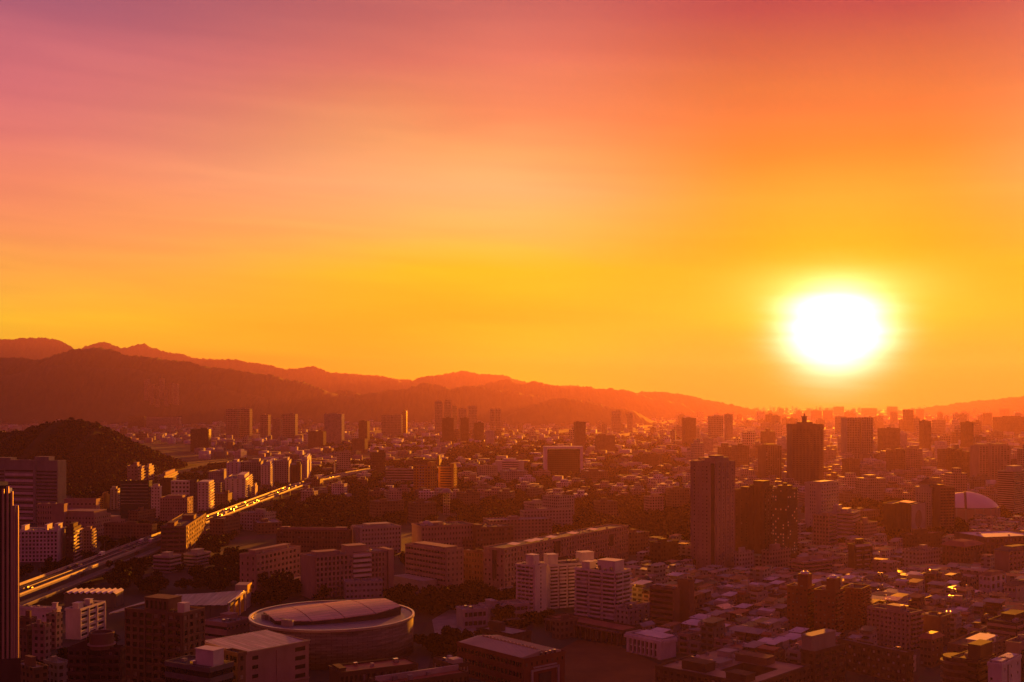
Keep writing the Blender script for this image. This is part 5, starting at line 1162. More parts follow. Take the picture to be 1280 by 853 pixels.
# ------------------------------------------------------------------ middle distance
b = Build('framed_office', 'dark glass office set in a thick white portal frame far across the trees', 'office block', 681, 684, 725, 562, None, 4, 'dark', D=2120, wl=24, vis=588, land='the white-framed office')
FW = mat('frame_white', (.82, .80, .78), .8, .1, 0, .1)
b.part('frame_post', MB().box(-5.5, -.05, -2.5, 23, 0, b.h + 1), FW); b.part('frame_post', MB().box(b.wr + .05, b.wr + 5.5, -2.5, 23, 0, b.h + 1), FW)
b.part('frame_beam', MB().box(-5.4, b.wr + 5.4, -2.4, 23, b.h + 1.01, b.h + 5.5), FW)
for k in range(12): b.window('R', .5, b.wr - .5, 1 + k * b.h / 12, 3.2 + k * b.h / 12, 'window_band')
b.fins('R', 14, .5, .35); b.done('tar', parapet=False)
b = Build('stepped_office', 'pale blue-white stepped office left of the white-framed office', 'office block', 618, 621, 655, 577, None, 6, 'white', D=2180, wl=30, vis=590)
b.bands('R', 5, .4, a0=b.wr * .2, a1=b.wr * .8); b.part('end_block', MB().box(0, b.wr * .18, -2, 20, 0, b.h + 1.5), W['white']); b.part('end_block', MB().box(b.wr * .82, b.wr, -2, 20, 0, b.h + 1.5), W['white']); b.done('white', [(.28, .72, .2, .8, 5)])
b = Build('yellow_apartments', 'yellow apartment tower with balconies, left of the pair in the trees', 'apartment block', 517, 538, 546, 583, 618, 70, 'yellow', land='the yellow apartment pair')
b.grid('L', 10, 6, .45, .5); b.balconies('L', 10, 2, 1.2, a0=b.wl * .35, a1=b.wl * .7, m=W['cream']); b.grid('R', 10, 3, .45, .5); b.done('conc', [(.2, .9, .02, .25, 5.5)])
b = Build('yellow_apartments', 'yellow apartment tower with brown bands, right of the pair in the trees', 'apartment block', 548, 567, 571, 585, 616, 78, 'yellow')
b.bands('L', 10, .4, ends=3); b.grid('R', 10, 2, .45, .5); b.done('conc', [(.2, .9, .02, .3, 5.5)])
b = Build('office_block', 'long low grey banded office just left of the yellow pair', 'office block', 482, 518, 520, 587, 606, 86, 'pale')
b.bands('L', 6, .5); b.done('conc', [(.2, .8, .1, .2, 4)])
b = Build('tower_block', 'dark wide block rising behind the yellow pair', 'office block', 507, 549, 552, 575, None, 88, 'dbrown', D=2250)
b.grid('L', 7, 14, .5, .4); b.done('tar', [(.2, .8, .02, .07, 8), (.3, .8, .5, .8, 3)])
def church():
    D = 1330; X = (558 - CX) / F * D
    root = thing('bell_tower', 'pair of thin lattice tower posts with a small dome in front of the yellow pair', 'tower', (X, D, 0)); z1 = Z(616, D)
    for dx in (-3.6, 0.6):
        q = MB()
        for a, b_ in ((0, 0), (2.6, 0), (0, 2.6), (2.6, 2.6)): q.box(dx + a, dx + a + .45, b_, b_ + .45, 0, z1)
        for k in range(8): q.box(dx - .1, dx + 3.15, -.1, 3.15, 1 + k * z1 / 8, 1.7 + k * z1 / 8)
        q.build('lattice_post', W['pale'], root)
    q = MB().cyl(0, 1.5, 7.5, z1, z1 + 1.2, 24)
    for j in range(4): a0, a1 = j * math.pi / 8, (j + 1) * math.pi / 8; q.cyl(0, 1.5, 6 * math.cos(a0), z1 + 1.2 + 4 * math.sin(a0), z1 + 1.2 + 4 * math.sin(a1), 24, max(.05, 6 * math.cos(a1)))
    q.build('dome', W['pale'], root); SIGHT.append((548, 570, 612, 645, D)); keep(X, D, 0, 8, 8)
church()

NUM = ['first', 'second', 'third', 'fourth', 'fifth', 'sixth', 'seventh', 'eighth', 'ninth', 'tenth', 'eleventh', 'twelfth', 'thirteenth', 'fourteenth', 'fifteenth', 'sixteenth', 'seventeenth', 'eighteenth', 'nineteenth']
def nth(i):
    if i < 19: return NUM[i]
    tens = ['twent', 'thirt', 'fort', 'fift', 'sixt', 'sevent', 'eight', 'ninet']; n = i + 1; t, u = divmod(n, 10)
    if t - 2 >= len(tens): return 'far' + nth(n % 100)
    stem_ = tens[t - 2]
    return stem_ + 'ieth' if u == 0 else stem_ + 'y-' + NUM[u - 1]
AUTO = []     # (object, px, depth, look words, noun)

def blk(xl, xn, xr, yt, D, th, wall, look, noun, cat, roof='tar', fw=3.4, fh=3.3, fu=.5, fv=.5, pents=1, wl=None, name=None, label=None, lit=0, vis=None, sight=True, wr=None):
    """a building far enough off for its windows to be surface pattern; walls, roof and penthouse are parts"""
    Y0 = D; X0 = (xn - CX) / F * Y0; t = R(th); rx, ry, lx, ly = math.cos(t), math.sin(t), -math.sin(t), math.cos(t)
    def ext(px, dx, dy): k = (px - CX) / F; return (k * Y0 - X0) / (dx - k * dy)
    wr = wr or max(5, ext(xr, rx, ry)); wl = wl or max(5, ext(xl, lx, ly)); h = CAMH - (yt - HOR) / F * Y0
    o = thing(name or 'apartment_block', label or 'x', cat, (X0, Y0, 0), t)
    m = MB().box(0, wr, 0, wl, 0, h)
    m.box(-.3, wr + .3, -.3, .2, h - .6, h + 1); m.box(-.3, wr + .3, wl - .2, wl + .3, h - .6, h + 1); m.box(-.29, .2, .21, wl - .21, h - .6, h + .99); m.box(wr - .2, wr + .29, .21, wl - .21, h - .6, h + .99)
    m.build('wall', facade(wall, fw, fh, fu, fv, lit), o)
    MB().box(.21, wr - .21, .21, wl - .21, h - .05, h + .15).build('roof', ROOF[roof], o)
    for k in range(pents):
        a = random.uniform(.08, .5); c = random.uniform(.1, .5); q = MB().box(wr * a, wr * (a + random.uniform(.15, .4)), wl * c, wl * (c + random.uniform(.15, .4)), h + .1, h + random.uniform(2.4, 5)); q.build('penthouse', W[wall], o)
    cx = X0 + rx * wr / 2 + lx * wl / 2; cy_ = Y0 + ry * wr / 2 + ly * wl / 2; keep(cx, cy_, t, wr / 2 + 3, wl / 2 + 3)
    xs = [CX + F * (X0 + a * rx * wr + b * lx * wl) / (Y0 + a * ry * wr + b * ly * wl) for a in (0, 1) for b in (0, 1)]
    if sight: SIGHT.append((min(xs), max(xs), yt - 4, vis or (yt + (HOR + HF / Y0 - yt) * .75), Y0))
    if not label: AUTO.append((o, sum(xs) / 4, Y0, look, noun))
    return o

CW = ['tower', 'tower']
for a in (   # skyline and middle-distance buildings read off the photograph
    # hazy tower cluster under the central ridge
    (541, 544, 553, 502, 4900, 10, 'grey', 'tall round-shouldered', 'tower'), (554, 556, 564, 500.5, 4950, 10, 'grey', 'tallest hazy', 'tower'), (564.6, 566, 571, 508, 5000, 10, 'grey', 'slim hazy', 'tower'),
    (572, 574, 583, 511, 4900, 10, 'grey', 'broad hazy', 'tower'), (584, 586, 596, 508, 4900, 10, 'grey', 'tall flat-topped hazy', 'tower'), (611, 613, 618, 512, 4700, 10, 'grey', 'slim hazy', 'tower'), (618.5, 620, 626, 511.5, 4720, 10, 'grey', 'slim hazy', 'tower'),
    (551, 553, 567, 523, 3550, 8, 'dbrown', 'dark broad', 'tower'), (574, 576, 586, 523, 3600, 8, 'dbrown', 'dark slim', 'tower'), (591, 593, 605, 529, 3500, 8, 'dbrown', 'dark squat', 'tower'), (606, 608, 618, 539, 3450, 8, 'white', 'pale', 'block'),
    (717, 720, 732, 528, 3050, 14, 'brown', 'tall brown', 'tower'), (743, 747, 769, 545, 3050, 14, 'brown', 'wide brown', 'block'), (764, 766, 776, 514, 5200, 14, 'grey', 'hazy', 'tower'), (784, 786, 791, 517, 5200, 14, 'grey', 'slim hazy', 'tower'),
    (405, 427, 430, 518, 3500, 76, 'pale', 'striped pale', 'tower'), (448, 459, 461, 527, 3500, 76, 'brown', 'dark', 'tower'), (477, 502, 504, 519, 4700, 76, 'grey', 'long hazy', 'block'), (503, 508, 510, 514, 4600, 86, 'yellow', 'gold-lit', 'tower'),
    (282, 296, 298, 512, 4100, 77, 'pink', 'tall hazy', 'tower'), (298, 312, 314, 511.5, 4150, 77, 'pink', 'tall hazy', 'tower'), (325, 335, 337, 519, 4100, 77, 'pink', 'hazy', 'tower'), (352, 369, 371, 518, 4000, 77, 'pink', 'wide hazy', 'tower'), (340, 350, 352, 524, 3900, 77, 'pink', 'hazy', 'block'),
    (238, 261, 263, 537, 3100, 88, 'dark', 'dark square', 'block'), (160, 180, 182, 520.5, 6000, 76, 'dbrown', 'dark hazy', 'block'), (178, 224, 226, 522, 6100, 76, 'pale', 'long hazy', 'block'), (801, 824, 828, 569, 2350, 60, 'dbrown', 'dark wide', 'block'),
    (440, 456, 458, 549, 3000, 76, 'brown', 'low wide', 'block'), (385, 404, 406, 540, 3300, 76, 'brown', 'hazy', 'block'),
    # right hand skyline
    (853, 856, 870, 523, 3400, 14, 'brown', 'dark hazy', 'tower'), (884, 888, 904, 520.5, 4000, 14, 'grey', 'broad hazy', 'tower'), (907, 909, 916, 518.5, 3800, 14, 'grey', 'slim hazy', 'tower'), (918, 922, 937, 558, 2150, 20, 'brown', 'brown', 'block'),
    (972, 975, 980, 511, 7500, 14, 'grey', 'faint', 'tower'), (1012, 1015, 1027, 513.5, 5600, 14, 'grey', 'faint flat-topped', 'tower'), (1028, 1030, 1041, 513.5, 5600, 14, 'grey', 'faint', 'tower'), (1040, 1043, 1055, 508.5, 8200, 14, 'grey', 'faint tall', 'block'),
    (1044, 1047, 1058, 521, 3600, 14, 'grey', 'hazy', 'tower'), (1075, 1078, 1096, 510.5, 7600, 14, 'grey', 'faint long', 'block'), (1107, 1110, 1122, 508.5, 7600, 14, 'grey', 'faint', 'tower'), (1112, 1115, 1122, 515, 5000, 14, 'grey', 'hazy slim', 'tower'),
    (1129, 1132, 1142, 512.5, 3700, 14, 'brown', 'tall slim dark', 'tower'), (1125, 1127, 1131, 525, 3700, 14, 'brown', 'narrow', 'tower'), (1144, 1147, 1155, 511.5, 6000, 14, 'grey', 'faint', 'tower'), (1152, 1155, 1164, 527, 3000, 14, 'brown', 'hazy', 'tower'),
    (1166, 1169, 1182, 525.5, 3600, 14, 'grey', 'hazy', 'tower'), (1099, 1103, 1125, 536, 2800, 14, 'brown', 'wide hazy', 'block'), (1205, 1207, 1217, 528.5, 3000, 14, 'dbrown', 'dark domed', 'tower'), (1230, 1232, 1240, 516.5, 4500, 14, 'brown', 'hazy slim', 'tower'),
    (1240, 1245, 1300, 521.5, 3600, 14, 'dbrown', 'long dark', 'block'), (1248, 1251, 1262, 511.5, 6000, 14, 'grey', 'faint', 'tower'), (1113, 1117, 1132, 564, 2050, 18, 'brown', 'brown', 'block'), (1130, 1134, 1146, 562, 2100, 18, 'pink', 'pinkish', 'block'),
    (1178, 1182, 1197, 562.5, 2000, 18, 'brown', 'brown', 'block'), (1196, 1200, 1213, 565.5, 1980, 18, 'dbrown', 'dark', 'block'), (1058, 1062, 1075, 575, 1900, 18, 'brown', 'low brown', 'block'),
):
    xl, xn, xr, yt, D, th, wall, look, noun = a
    if 'faint' in look: D *= 1.6
    elif xl > 1000 and D > 3400: D *= 1.35
    blk(xl, xn, xr, yt, D, th, wall, look, noun, 'tower' if noun == 'tower' else 'building', name='hazy_tower' if noun == 'tower' else 'city_block', fw=3.6 if D < 4000 else 6, fh=3.4 if D < 4000 else 7, pents=1 if D < 6000 else 0, wl=22 if th < 45 else None, wr=22 if th > 70 else None)
for a in (   # campus and mid-town blocks
    (678, 697, 718, 622, 655, 40, 'pale', 'stepped white', 700, 'hall'), (650, 655, 716, 640, 668, 20, 'pale', 'long pale low', 720, 'hall'), (604, 612, 690, 652, 676, 14, 'pink', 'long sprawling pink', 720, 'hall'),
    (655, 668, 688, 630, 648, 30, 'pale', 'small pale', 720, 'hall'), (742, 750, 772, 628, 646, 20, 'brown', 'brown', 720, 'block'), (805, 812, 830, 622, 642, 20, 'pink', 'pinkish', 720, 'block'), (832, 840, 862, 612, 640, 20, 'brown', 'dull brown', 0, 'block'),
    (596, 600, 622, 583, 597, 14, 'pale', 'low pale', 0, 'block'), (625, 632, 660, 590, 600, 14, 'pale', 'long low pale', 0, 'hall'), (480, 486, 502, 615, 628, 20, 'cream', 'small cream', 0, 'house'), (414, 430, 434, 606, 620, 80, 'white', 'white layered', 0, 'building'),
    (462, 470, 505, 628, 650, 30, 'brown', 'dim brown', 0, 'hall'), (510, 520, 545, 630, 654, 30, 'brown', 'dim brown', 0, 'hall'), (570, 580, 600, 617, 634, 30, 'brown', 'dim', 0, 'hall'), (300, 330, 345, 643, 664, 70, 'pale', 'low white', 0, 'hall'),
    (262, 280, 300, 650, 672, 70, 'brown', 'low brown', 0, 'hall'), (315, 322, 352, 655, 668, 20, 'brown', 'row of dark', 0, 'hall'), (770, 790, 812, 668, 694, 40, 'brown', 'dull brown', 0, 'block'), (812, 826, 848, 680, 708, 45, 'dbrown', 'dark windowed', 0, 'block'),
    (726, 734, 760, 590, 600, 10, 'brown', 'low dull', 0, 'block'), (1060, 1075, 1100, 640, 655, 30, 'brown', 'brown low', 0, 'block'), (1068, 1080, 1096, 655, 676, 40, 'pink', 'pink', 0, 'block'), (952, 962, 988, 690, 712, 40, 'pink', 'pink stepped', 0, 'block'), (918, 924, 942, 692, 714, 40, 'pale', 'pale balconied', 0, 'block'),
    (1126, 1140, 1180, 670, 690, 30, 'dbrown', 'long dark low', 0, 'hall'), (1128, 1150, 1176, 690, 712, 35, 'pale', 'white terraced', 0, 'building'), (160, 172, 196, 640, 652, 76, 'brown', 'low dark', 0, 'hall'), (130, 190, 196, 657, 674, 76, 'brown', 'long low brown', 0, 'hall'),
    (20, 38, 42, 775, 815, 80, 'brown', 'small dark', 0, 'house'), (40, 56, 62, 783, 828, 75, 'pink', 'small pink', 0, 'house'), (58, 70, 78, 770, 812, 75, 'pink', 'taller pink', 0, 'house'), (24, 34, 50, 790, 826, 60, 'brown', 'low brown', 0, 'house'),
    (18, 42, 60, 838, 880, 50, 'brown', 'tin-roofed', 0, 'house'), (55, 72, 88, 832, 868, 50, 'grey', 'grey tin-roofed', 0, 'house'), (600, 640, 664, 795, 812, 45, 'dbrown', 'dark low', 0, 'hall'), (690, 700, 722, 778, 800, 40, 'brown', 'dark square', 0, 'hall'),
    (260, 280, 292, 590, 603, 88, 'pale', 'pale', 0, 'block'), (262, 276, 280, 604, 622, 88, 'pale', 'pale ragged', 0, 'block'), (268, 285, 290, 618, 634, 88, 'brown', 'dull brown', 0, 'block'), (380, 400, 404, 600, 612, 88, 'brown', 'low', 0, 'hall'), (560, 590, 596, 676, 690, 60, 'brown', 'brown', 0, 'hall'),
):
    xl, xn, xr, yt, yb, th, wall, look, _, noun = a
    blk(xl, xn, xr, yt, HF / (yb - HOR), th, wall, look, noun, 'house' if noun == 'house' else 'building', name='low_house_block' if noun == 'house' else ('campus_hall' if noun == 'hall' else 'mid_town_block'), roof=random.choice(('tar', 'conc', 'grey', 'red')))

# hillside flats on the far ridge
for i, (x0, x1, yt) in enumerate(((181, 186, 474), (188, 193, 480), (194, 199, 483), (200, 205, 473), (206, 211, 482), (212, 217, 479), (218, 223, 480))):
    D = 7480 + 15 * (i % 3); X = ((x0 + x1) / 2 - CX) / F * D; w = (x1 - x0) / F * D
    zt = Z(yt, D); zb = Z(512, D)
    o = MB().box(-w / 2, w / 2, -12, 12, -140, 0).build('hillside_flats', facade('pink', 7, 8, .4, .4)); o.location = (X, D, zt); o.rotation_euler = (0, 0, R(-17))
    tag(o, f'pale flats tower on the far hillside, {nth(i)} from the left', 'apartment block', 'flats on the far hillside')

# ------------------------------------------------------------------ the dense low quarter at the right: every house a thing of its own
HX, HY = (math.cos(R(-40)), math.sin(R(-40))), (math.sin(R(40)), math.cos(R(40)))
MESHES = {}
def cached(key, make):
    if key not in MESHES: MESHES[key] = make()
    return MESHES[key]
ROOFWORD = {'rust': 'rust-roofed', 'white': 'white-roofed', 'grey': 'grey-roofed', 'green': 'green-roofed', 'blue': 'blue-roofed', 'red': 'red-roofed', 'tar': 'dark-roofed', 'shiny': 'bright-roofed', 'conc': 'concrete-roofed'}
def house(x, y, w, d, h, wall, roof, kind, tanks, rz, windows=True):
    o = thing('row_house', 'x', 'house', (x, y, 0), rz)
    fl = max(2, round(h / 3.2))
    def wallmesh():
        m = MB().box(0, w, 0, d, 0, h)
        if kind == 'flat': 
            for q in ((-.15, w + .15, -.15, .12), (-.15, w + .15, d - .12, d + .15)): m.box(*q, h - .3, h + 1.0)
            m.box(-.14, .12, .13, d - .13, h - .3, h + .99); m.box(w - .12, w + .14, .13, d - .13, h - .3, h + .99)
        if kind == 'shed':
            for px_ in (.25, w - .45):
                for py_ in (.25, d - .45): m.box(px_, px_ + .2, py_, py_ + .2, h, h + 2.3)
            m.box(.5, w - .5, d * .35, d - .6, h, h + 2.2)
        for k in range(1, fl): m.box(-.02, w + .02, -.9, 0.01, k * h / fl - .1, k * h / fl + .85)
        return m.mesh('wall', W[wall])
    link('wall', cached(('w', w, d, h, wall, kind), wallmesh), o)
    def roofmesh():
        m = MB()
        if kind == 'flat': m.box(.13, w - .13, .13, d - .13, h - .03, h + .1)
        elif kind == 'shed': m.hexa([(-.4, -1.2, h + 2.2), (w + .4, -1.2, h + 2.2), (w + .4, d + .4, h + 2.9), (-.4, d + .4, h + 2.9)], [(-.4, -1.2, h + 2.35), (w + .4, -1.2, h + 2.35), (w + .4, d + .4, h + 3.05), (-.4, d + .4, h + 3.05)])
        else:
            for s0, s1, z0, z1 in ((-.3, w / 2, h, h + 1.5), (w / 2, w + .3, h + 1.5, h)): m.hexa([(s0, -.6, z0), (s1, -.6, z1), (s1, d + .5, z1), (s0, d + .5, z0)], [(s0, -.6, z0 + .16), (s1, -.6, z1 + .16), (s1, d + .5, z1 + .16), (s0, d + .5, z0 + .16)])
        return m.mesh('roof', ROOF[roof])
    link('roof', cached(('r', w, d, h, roof, kind), roofmesh), o)
    if windows:
        n = 2 if w > 7 else 1
        for k in range(fl):
            for i in range(n):
                ww = w / n * .6; link('window', win_mesh(ww, 1.5, 'R', GLASS), o, ((i + .5) * w / n, 0, k * h / fl + 1.0))
            for t_ in (.3, .68): link('window', win_mesh(1.2, 1.3, 'L', GLASS), o, (w + .07, d * t_, k * h / fl + 1.1))
    for t in range(tanks):
        tm = cached(('tank',), lambda: MB().cyl(0, 0, .75, .8, 2.5, 12).cyl(0, 0, .85, 2.4, 2.6, 12, .3).cyl(0, 0, .5, 0, .8, 6).mesh('water_tank', STEEL))
        link('water_tank', tm, o, (1.2 + 2.0 * t, d * .75, h + (.1 if kind == 'flat' else .05 if kind == 'shed' else .2)) if kind != 'shed' else (1.2 + 2 * t, d * .2, h + .05))
    if kind == 'flat' and random.random() < .5:
        rf = random.choice(('grey', 'rust', 'white', 'green', 'red'))
        def shed():
            m = MB().box(.3, w * .9, d * .12, d * .5, .1, 2.0); m.hexa([(0, d * .06, 2.0), (w * .95, d * .06, 2.0), (w * .95, d * .56, 2.7), (0, d * .56, 2.7)], [(0, d * .06, 2.12), (w * .95, d * .06, 2.12), (w * .95, d * .56, 2.82), (0, d * .56, 2.82)]); return m.mesh('roof_shed', ROOF[rf])
        link('roof_shed', cached(('rs', w, d, rf), shed), o, (w * .03, 0, h))
    for _k in range(random.choice((0, 1, 2, 2, 3)) if kind == 'flat' else random.choice((0, 0, 1))):
        link('rooftop_unit', cached(('ru', random.randrange(6)), lambda: MB().box(0, random.uniform(.8, 1.8), 0, random.uniform(.7, 1.4), 0, random.uniform(.7, 1.5)).mesh('rooftop_unit', random.choice((STEEL, W['white'], W['grey'])))), o, (w * random.uniform(.1, .8), d * random.uniform(.58, .85), h + (.1 if kind == 'flat' else .02)))
    if random.random() < .3:
        link('aerial', cached(('aerial',), lambda: MB().box(-.05, .05, -.05, .05, 0, 3.4).box(-.7, .7, -.04, .04, 2.6, 2.7).box(-.5, .5, -.04, .04, 3.1, 3.2).mesh('aerial', W['dgrey'])), o, (w * random.uniform(.2, .8), d * .8, h))
    if kind == 'flat' and random.random() < .4:
        a = random.uniform(.15, .5); link('stair_hut', cached(('hut', round(w)), lambda: MB().box(0, w * .4, 0, 3.2, 0, 2.7).box(-.2, w * .4 + .2, -.2, 3.4, 2.7, 2.9).mesh('stair_hut', W[wall])), o, (w * a, d * .5, h + .1))
    return o

def quarter():
    r = random.Random(21); spots = []
    O = (60.0, 640.0)
    for j in range(-16, 60):
        base = (j // 2) * 31.0 + (j % 2) * 12.6
        x = -330 + r.uniform(0, 6); i = 0
        while x < 420:
            w = r.choice((5.0, 6.5, 6.5, 8.0, 10.0)); d = r.choice((9.0, 11.0)); gx = x
            if i % 9 == 8: x += 6.5; gx = x
            X = O[0] + gx * HX[0] + base * HY[0]; Y = O[1] + gx * HX[1] + base * HY[1]
            cx, cy_ = X + HX[0] * w / 2 + HY[0] * d / 2, Y + HX[1] * w / 2 + HY[1] * d / 2
            x += w + r.choice((.15, .15, .4)); i += 1
            if cy_ < 545 or cy_ > 1180: continue
            px, py = CX + F * cx / cy_, HOR + HF / cy_
            if px > 1300 or px < 768 + max(0, 745 - py) * .9 or py > 842: continue
            if py < 690 and px < 1000: continue
            if py < 690 and 1100 < px < 1215: continue
            if blocked(cx, cy_, 5.5): continue
            h = r.choice((6.6, 9.6, 9.6, 9.6, 12.8)) if r.random() > .06 else 16.0
            if hides(cx, cy_, w, h + 3): h = 6.6
            if hides(cx, cy_, w * .6, h + 2): continue
            kind = r.choices(('flat', 'shed', 'gable'), (3, 5, 2))[0]
            roof = r.choices(('tar', 'conc', 'red'), (3, 3, 1))[0] if kind == 'flat' else r.choices(('grey', 'white', 'rust', 'green', 'blue', 'red', 'shiny'), (5, 3.0, 3.5, 1.3, .6, 2.2, .8))[0]
            spots.append((cy_, X, Y, w, d, h, r.choice(('cream', 'pale', 'grey', 'pink', 'brown', 'dgrey')), roof, kind, 1 if r.random() < .4 else (2 if r.random() < .2 else 0), j, px))
    spots.sort()
    near = spots[:298]; rest = spots[298:]
    rows = sorted({s[10] for s in near}); seen = {}
    for s in sorted(near, key=lambda s: (s[10], s[11])):
        _, X, Y, w, d, h, wall, roof, kind, tk, j, px = s
        o = house(X, Y, w, d, h, wall, roof, kind, tk, R(-40) + r.uniform(-.05, .05), windows=True)
        k = seen.get(j, 0); seen[j] = k + 1
        form = {'flat': 'house', 'shed': 'tin-topped house', 'gable': 'gabled house'}[kind]
        o['label'] = f'{ROOFWORD[roof]} {form}, {nth(k)} from the left in the {nth(rows.index(j))} house row'
        o['group'] = 'low houses of the dense quarter'
    # what lies past the nearest three hundred reads as one carpet of roofs
    by = {}
    for s in rest:
        _, X, Y, w, d, h, wall, roof, kind, tk, j, px = s
        q = by.setdefault(roof, MB())
        c = [(X, Y), (X + HX[0] * w, Y + HX[1] * w), (X + HX[0] * w + HY[0] * d, Y + HX[1] * w + HY[1] * d), (X + HY[0] * d, Y + HY[1] * d)]
        q.hexa([(a, b_, 0) for a, b_ in c], [(a, b_, h + (1.8 if kind != 'flat' else 0) + (.7 if i > 1 and kind == 'shed' else 0)) for i, (a, b_) in enumerate(c)])
    first = None
    me = None
    V, Fc, MI, mats = [], [], [], []
    for roof, q in by.items():
        n = len(V); mats.append(ROOF[roof]); V += q.v; Fc += [tuple(n + i for i in f) for f in q.f]; MI += [2 * len(mats) - 2 if k % 6 == 1 else 2 * len(mats) - 1 for k in range(len(q.f))]; mats.append(facade(r.choice(('cream', 'grey', 'pink')), 3.2, 3.1, .5, .45))
    if V:
        me = bpy.data.meshes.new('house_roofscape'); me.from_pydata(V, [], Fc)
        for m in mats: me.materials.append(m)
        me.polygons.foreach_set('material_index', MI); o = link('house_roofscape', me); o['kind'] = 'stuff'; o['label'] = 'carpet of low house roofs behind the nearest rows'
    print('houses', len(near), len(rest))
quarter()

# ------------------------------------------------------------------ trees
def crown_mesh(seed, hgt, wid, m, n=620, leaf=.75, name='crown'):
    r = np.random.default_rng(seed); k = 11
    c = np.stack([r.normal(0, wid * .27, k), r.normal(0, wid * .27, k), r.uniform(hgt * .40, hgt * .84, k)], 1); rad = r.uniform(wid * .17, wid * .32, k)
    i = r.integers(0, k, n); d = r.normal(size=(n, 3)); d /= np.linalg.norm(d, axis=1)[:, None]
    p = c[i] + d * (rad[i] * r.uniform(.6, 1.08, n))[:, None]
    nn = d + r.normal(0, .6, (n, 3)); nn /= np.linalg.norm(nn, axis=1)[:, None]
    u = np.cross(nn, r.normal(size=(n, 3))); u /= np.linalg.norm(u, axis=1)[:, None]; v = np.cross(nn, u)
    s = (r.uniform(.6, 1.3, n) * leaf)[:, None]
    q = np.stack([p - u * s - v * s * .6, p + u * s - v * s * .6, p + u * s * .7 + v * s * .7, p - u * s * .7 + v * s * .7], 1).reshape(-1, 3)
    return np_mesh(name, q, np.arange(4 * n).reshape(-1, 4), m)
def trunk_mesh(hgt, seed):
    r = random.Random(seed); m = MB().cyl(0, 0, .32, 0, hgt * .5, 8, .2)
    for i in range(4):
        a = i * 1.6 + r.random(); L_ = hgt * .25; x, y = math.cos(a) * L_ * .8, math.sin(a) * L_ * .8
        m.hexa([(-.1, -.1, hgt * .38), (.1, -.1, hgt * .38), (.1, .1, hgt * .38), (-.1, .1, hgt * .38)], [(x - .05, y - .05, hgt * .38 + L_), (x + .05, y - .05, hgt * .38 + L_), (x + .05, y + .05, hgt * .38 + L_), (x - .05, y + .05, hgt * .38 + L_)])
    return m.mesh('trunk', BARK)
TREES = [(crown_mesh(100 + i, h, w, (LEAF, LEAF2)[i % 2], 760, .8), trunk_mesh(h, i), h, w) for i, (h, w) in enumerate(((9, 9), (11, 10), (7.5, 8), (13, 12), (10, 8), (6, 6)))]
ZONES = (   # polygon in photo pixels (ground), how many, label
    ([(520, 772), (530, 740), (600, 738), (660, 752), (655, 775), (600, 765)], 46, 'dark leafy tree between the round arena and the white flats', 'trees between the arena and the white flats'),
    ([(290, 750), (330, 742), (500, 742), (515, 760), (420, 748), (330, 758)], 34, 'dark tree in the belt behind the round arena', 'trees behind the arena'),
    ([(60, 740), (150, 705), (200, 690), (300, 690), (300, 740), (150, 745)], 52, 'dark tree in the wooded ground right of the expressway', 'trees right of the expressway'),
    ([(25, 725), (60, 705), (190, 665), (200, 672), (60, 722)], 22, 'dark tree in the strip left of the expressway', 'trees left of the expressway'),
    ([(600, 835), (560, 830), (520, 810), (560, 790), (600, 800)], 16, 'round dark tree beside the brick school hall', 'trees by the brick hall'),
    ([(610, 790), (700, 790), (690, 770), (620, 768)], 16, 'dark tree between the brick hall and the low school wings', 'trees behind the brick hall'),
    ([(20, 850), (140, 850), (130, 800), (60, 832)], 14, 'low dark tree by the tin-roofed houses at the lower left', 'trees by the tin-roofed houses'),
    ([(700, 700), (860, 700), (860, 720), (790, 735), (720, 720)], 26, 'dark tree between the long speckled slab and the tall brown tower', 'trees behind the white flats'),
    ([(1000, 668), (1280, 660), (1280, 690), (1180, 682), (1050, 690)], 30, 'dark tree in the belt below the dark cube office', 'trees below the cube office'),
    ([(380, 700), (610, 690), (610, 720), (500, 712), (380, 735)], 24, 'dark tree squeezed between the campus blocks', 'trees between the campus blocks'),
)
def inside(p, poly):
    x, y = p; c = False; j = len(poly) - 1
    for i in range(len(poly)):
        (xi, yi), (xj, yj) = poly[i], poly[j]
        if (yi > y) != (yj > y) and x < (xj - xi) * (y - yi) / (yj - yi) + xi: c = not c
        j = i
    return c
def plant_trees():
    r = random.Random(5); first = {}; total = 0
    for poly, n, label, group in ZONES:
        xs = [p[0] for p in poly]; ys = [p[1] for p in poly]; got = 0
        for _ in range(n * 14):
            if got >= n: break
            px, py = r.uniform(min(xs), max(xs)), r.uniform(min(ys), max(ys))
            if not inside((px, py), poly): continue
            x, y = ground_at(px, py)
            if blocked(x, y, 1.0): continue
            k = r.randrange(len(TREES)); cr, tr, h, w = TREES[k]; s = r.uniform(.8, 1.25)
            if hides(x, y, w * s * .7, h * s):
                s *= .62
                if hides(x, y, w * s * .7, h * s): continue
            o = thing('tree', label, 'tree', (x, y, 0), r.uniform(0, 6.28), group); o.scale = (s * r.uniform(.9, 1.15), s * r.uniform(.9, 1.15), s)
            link('trunk', tr, o); link('crown', cr, o); got += 1; total += 1
    print('trees', total)
plant_trees()
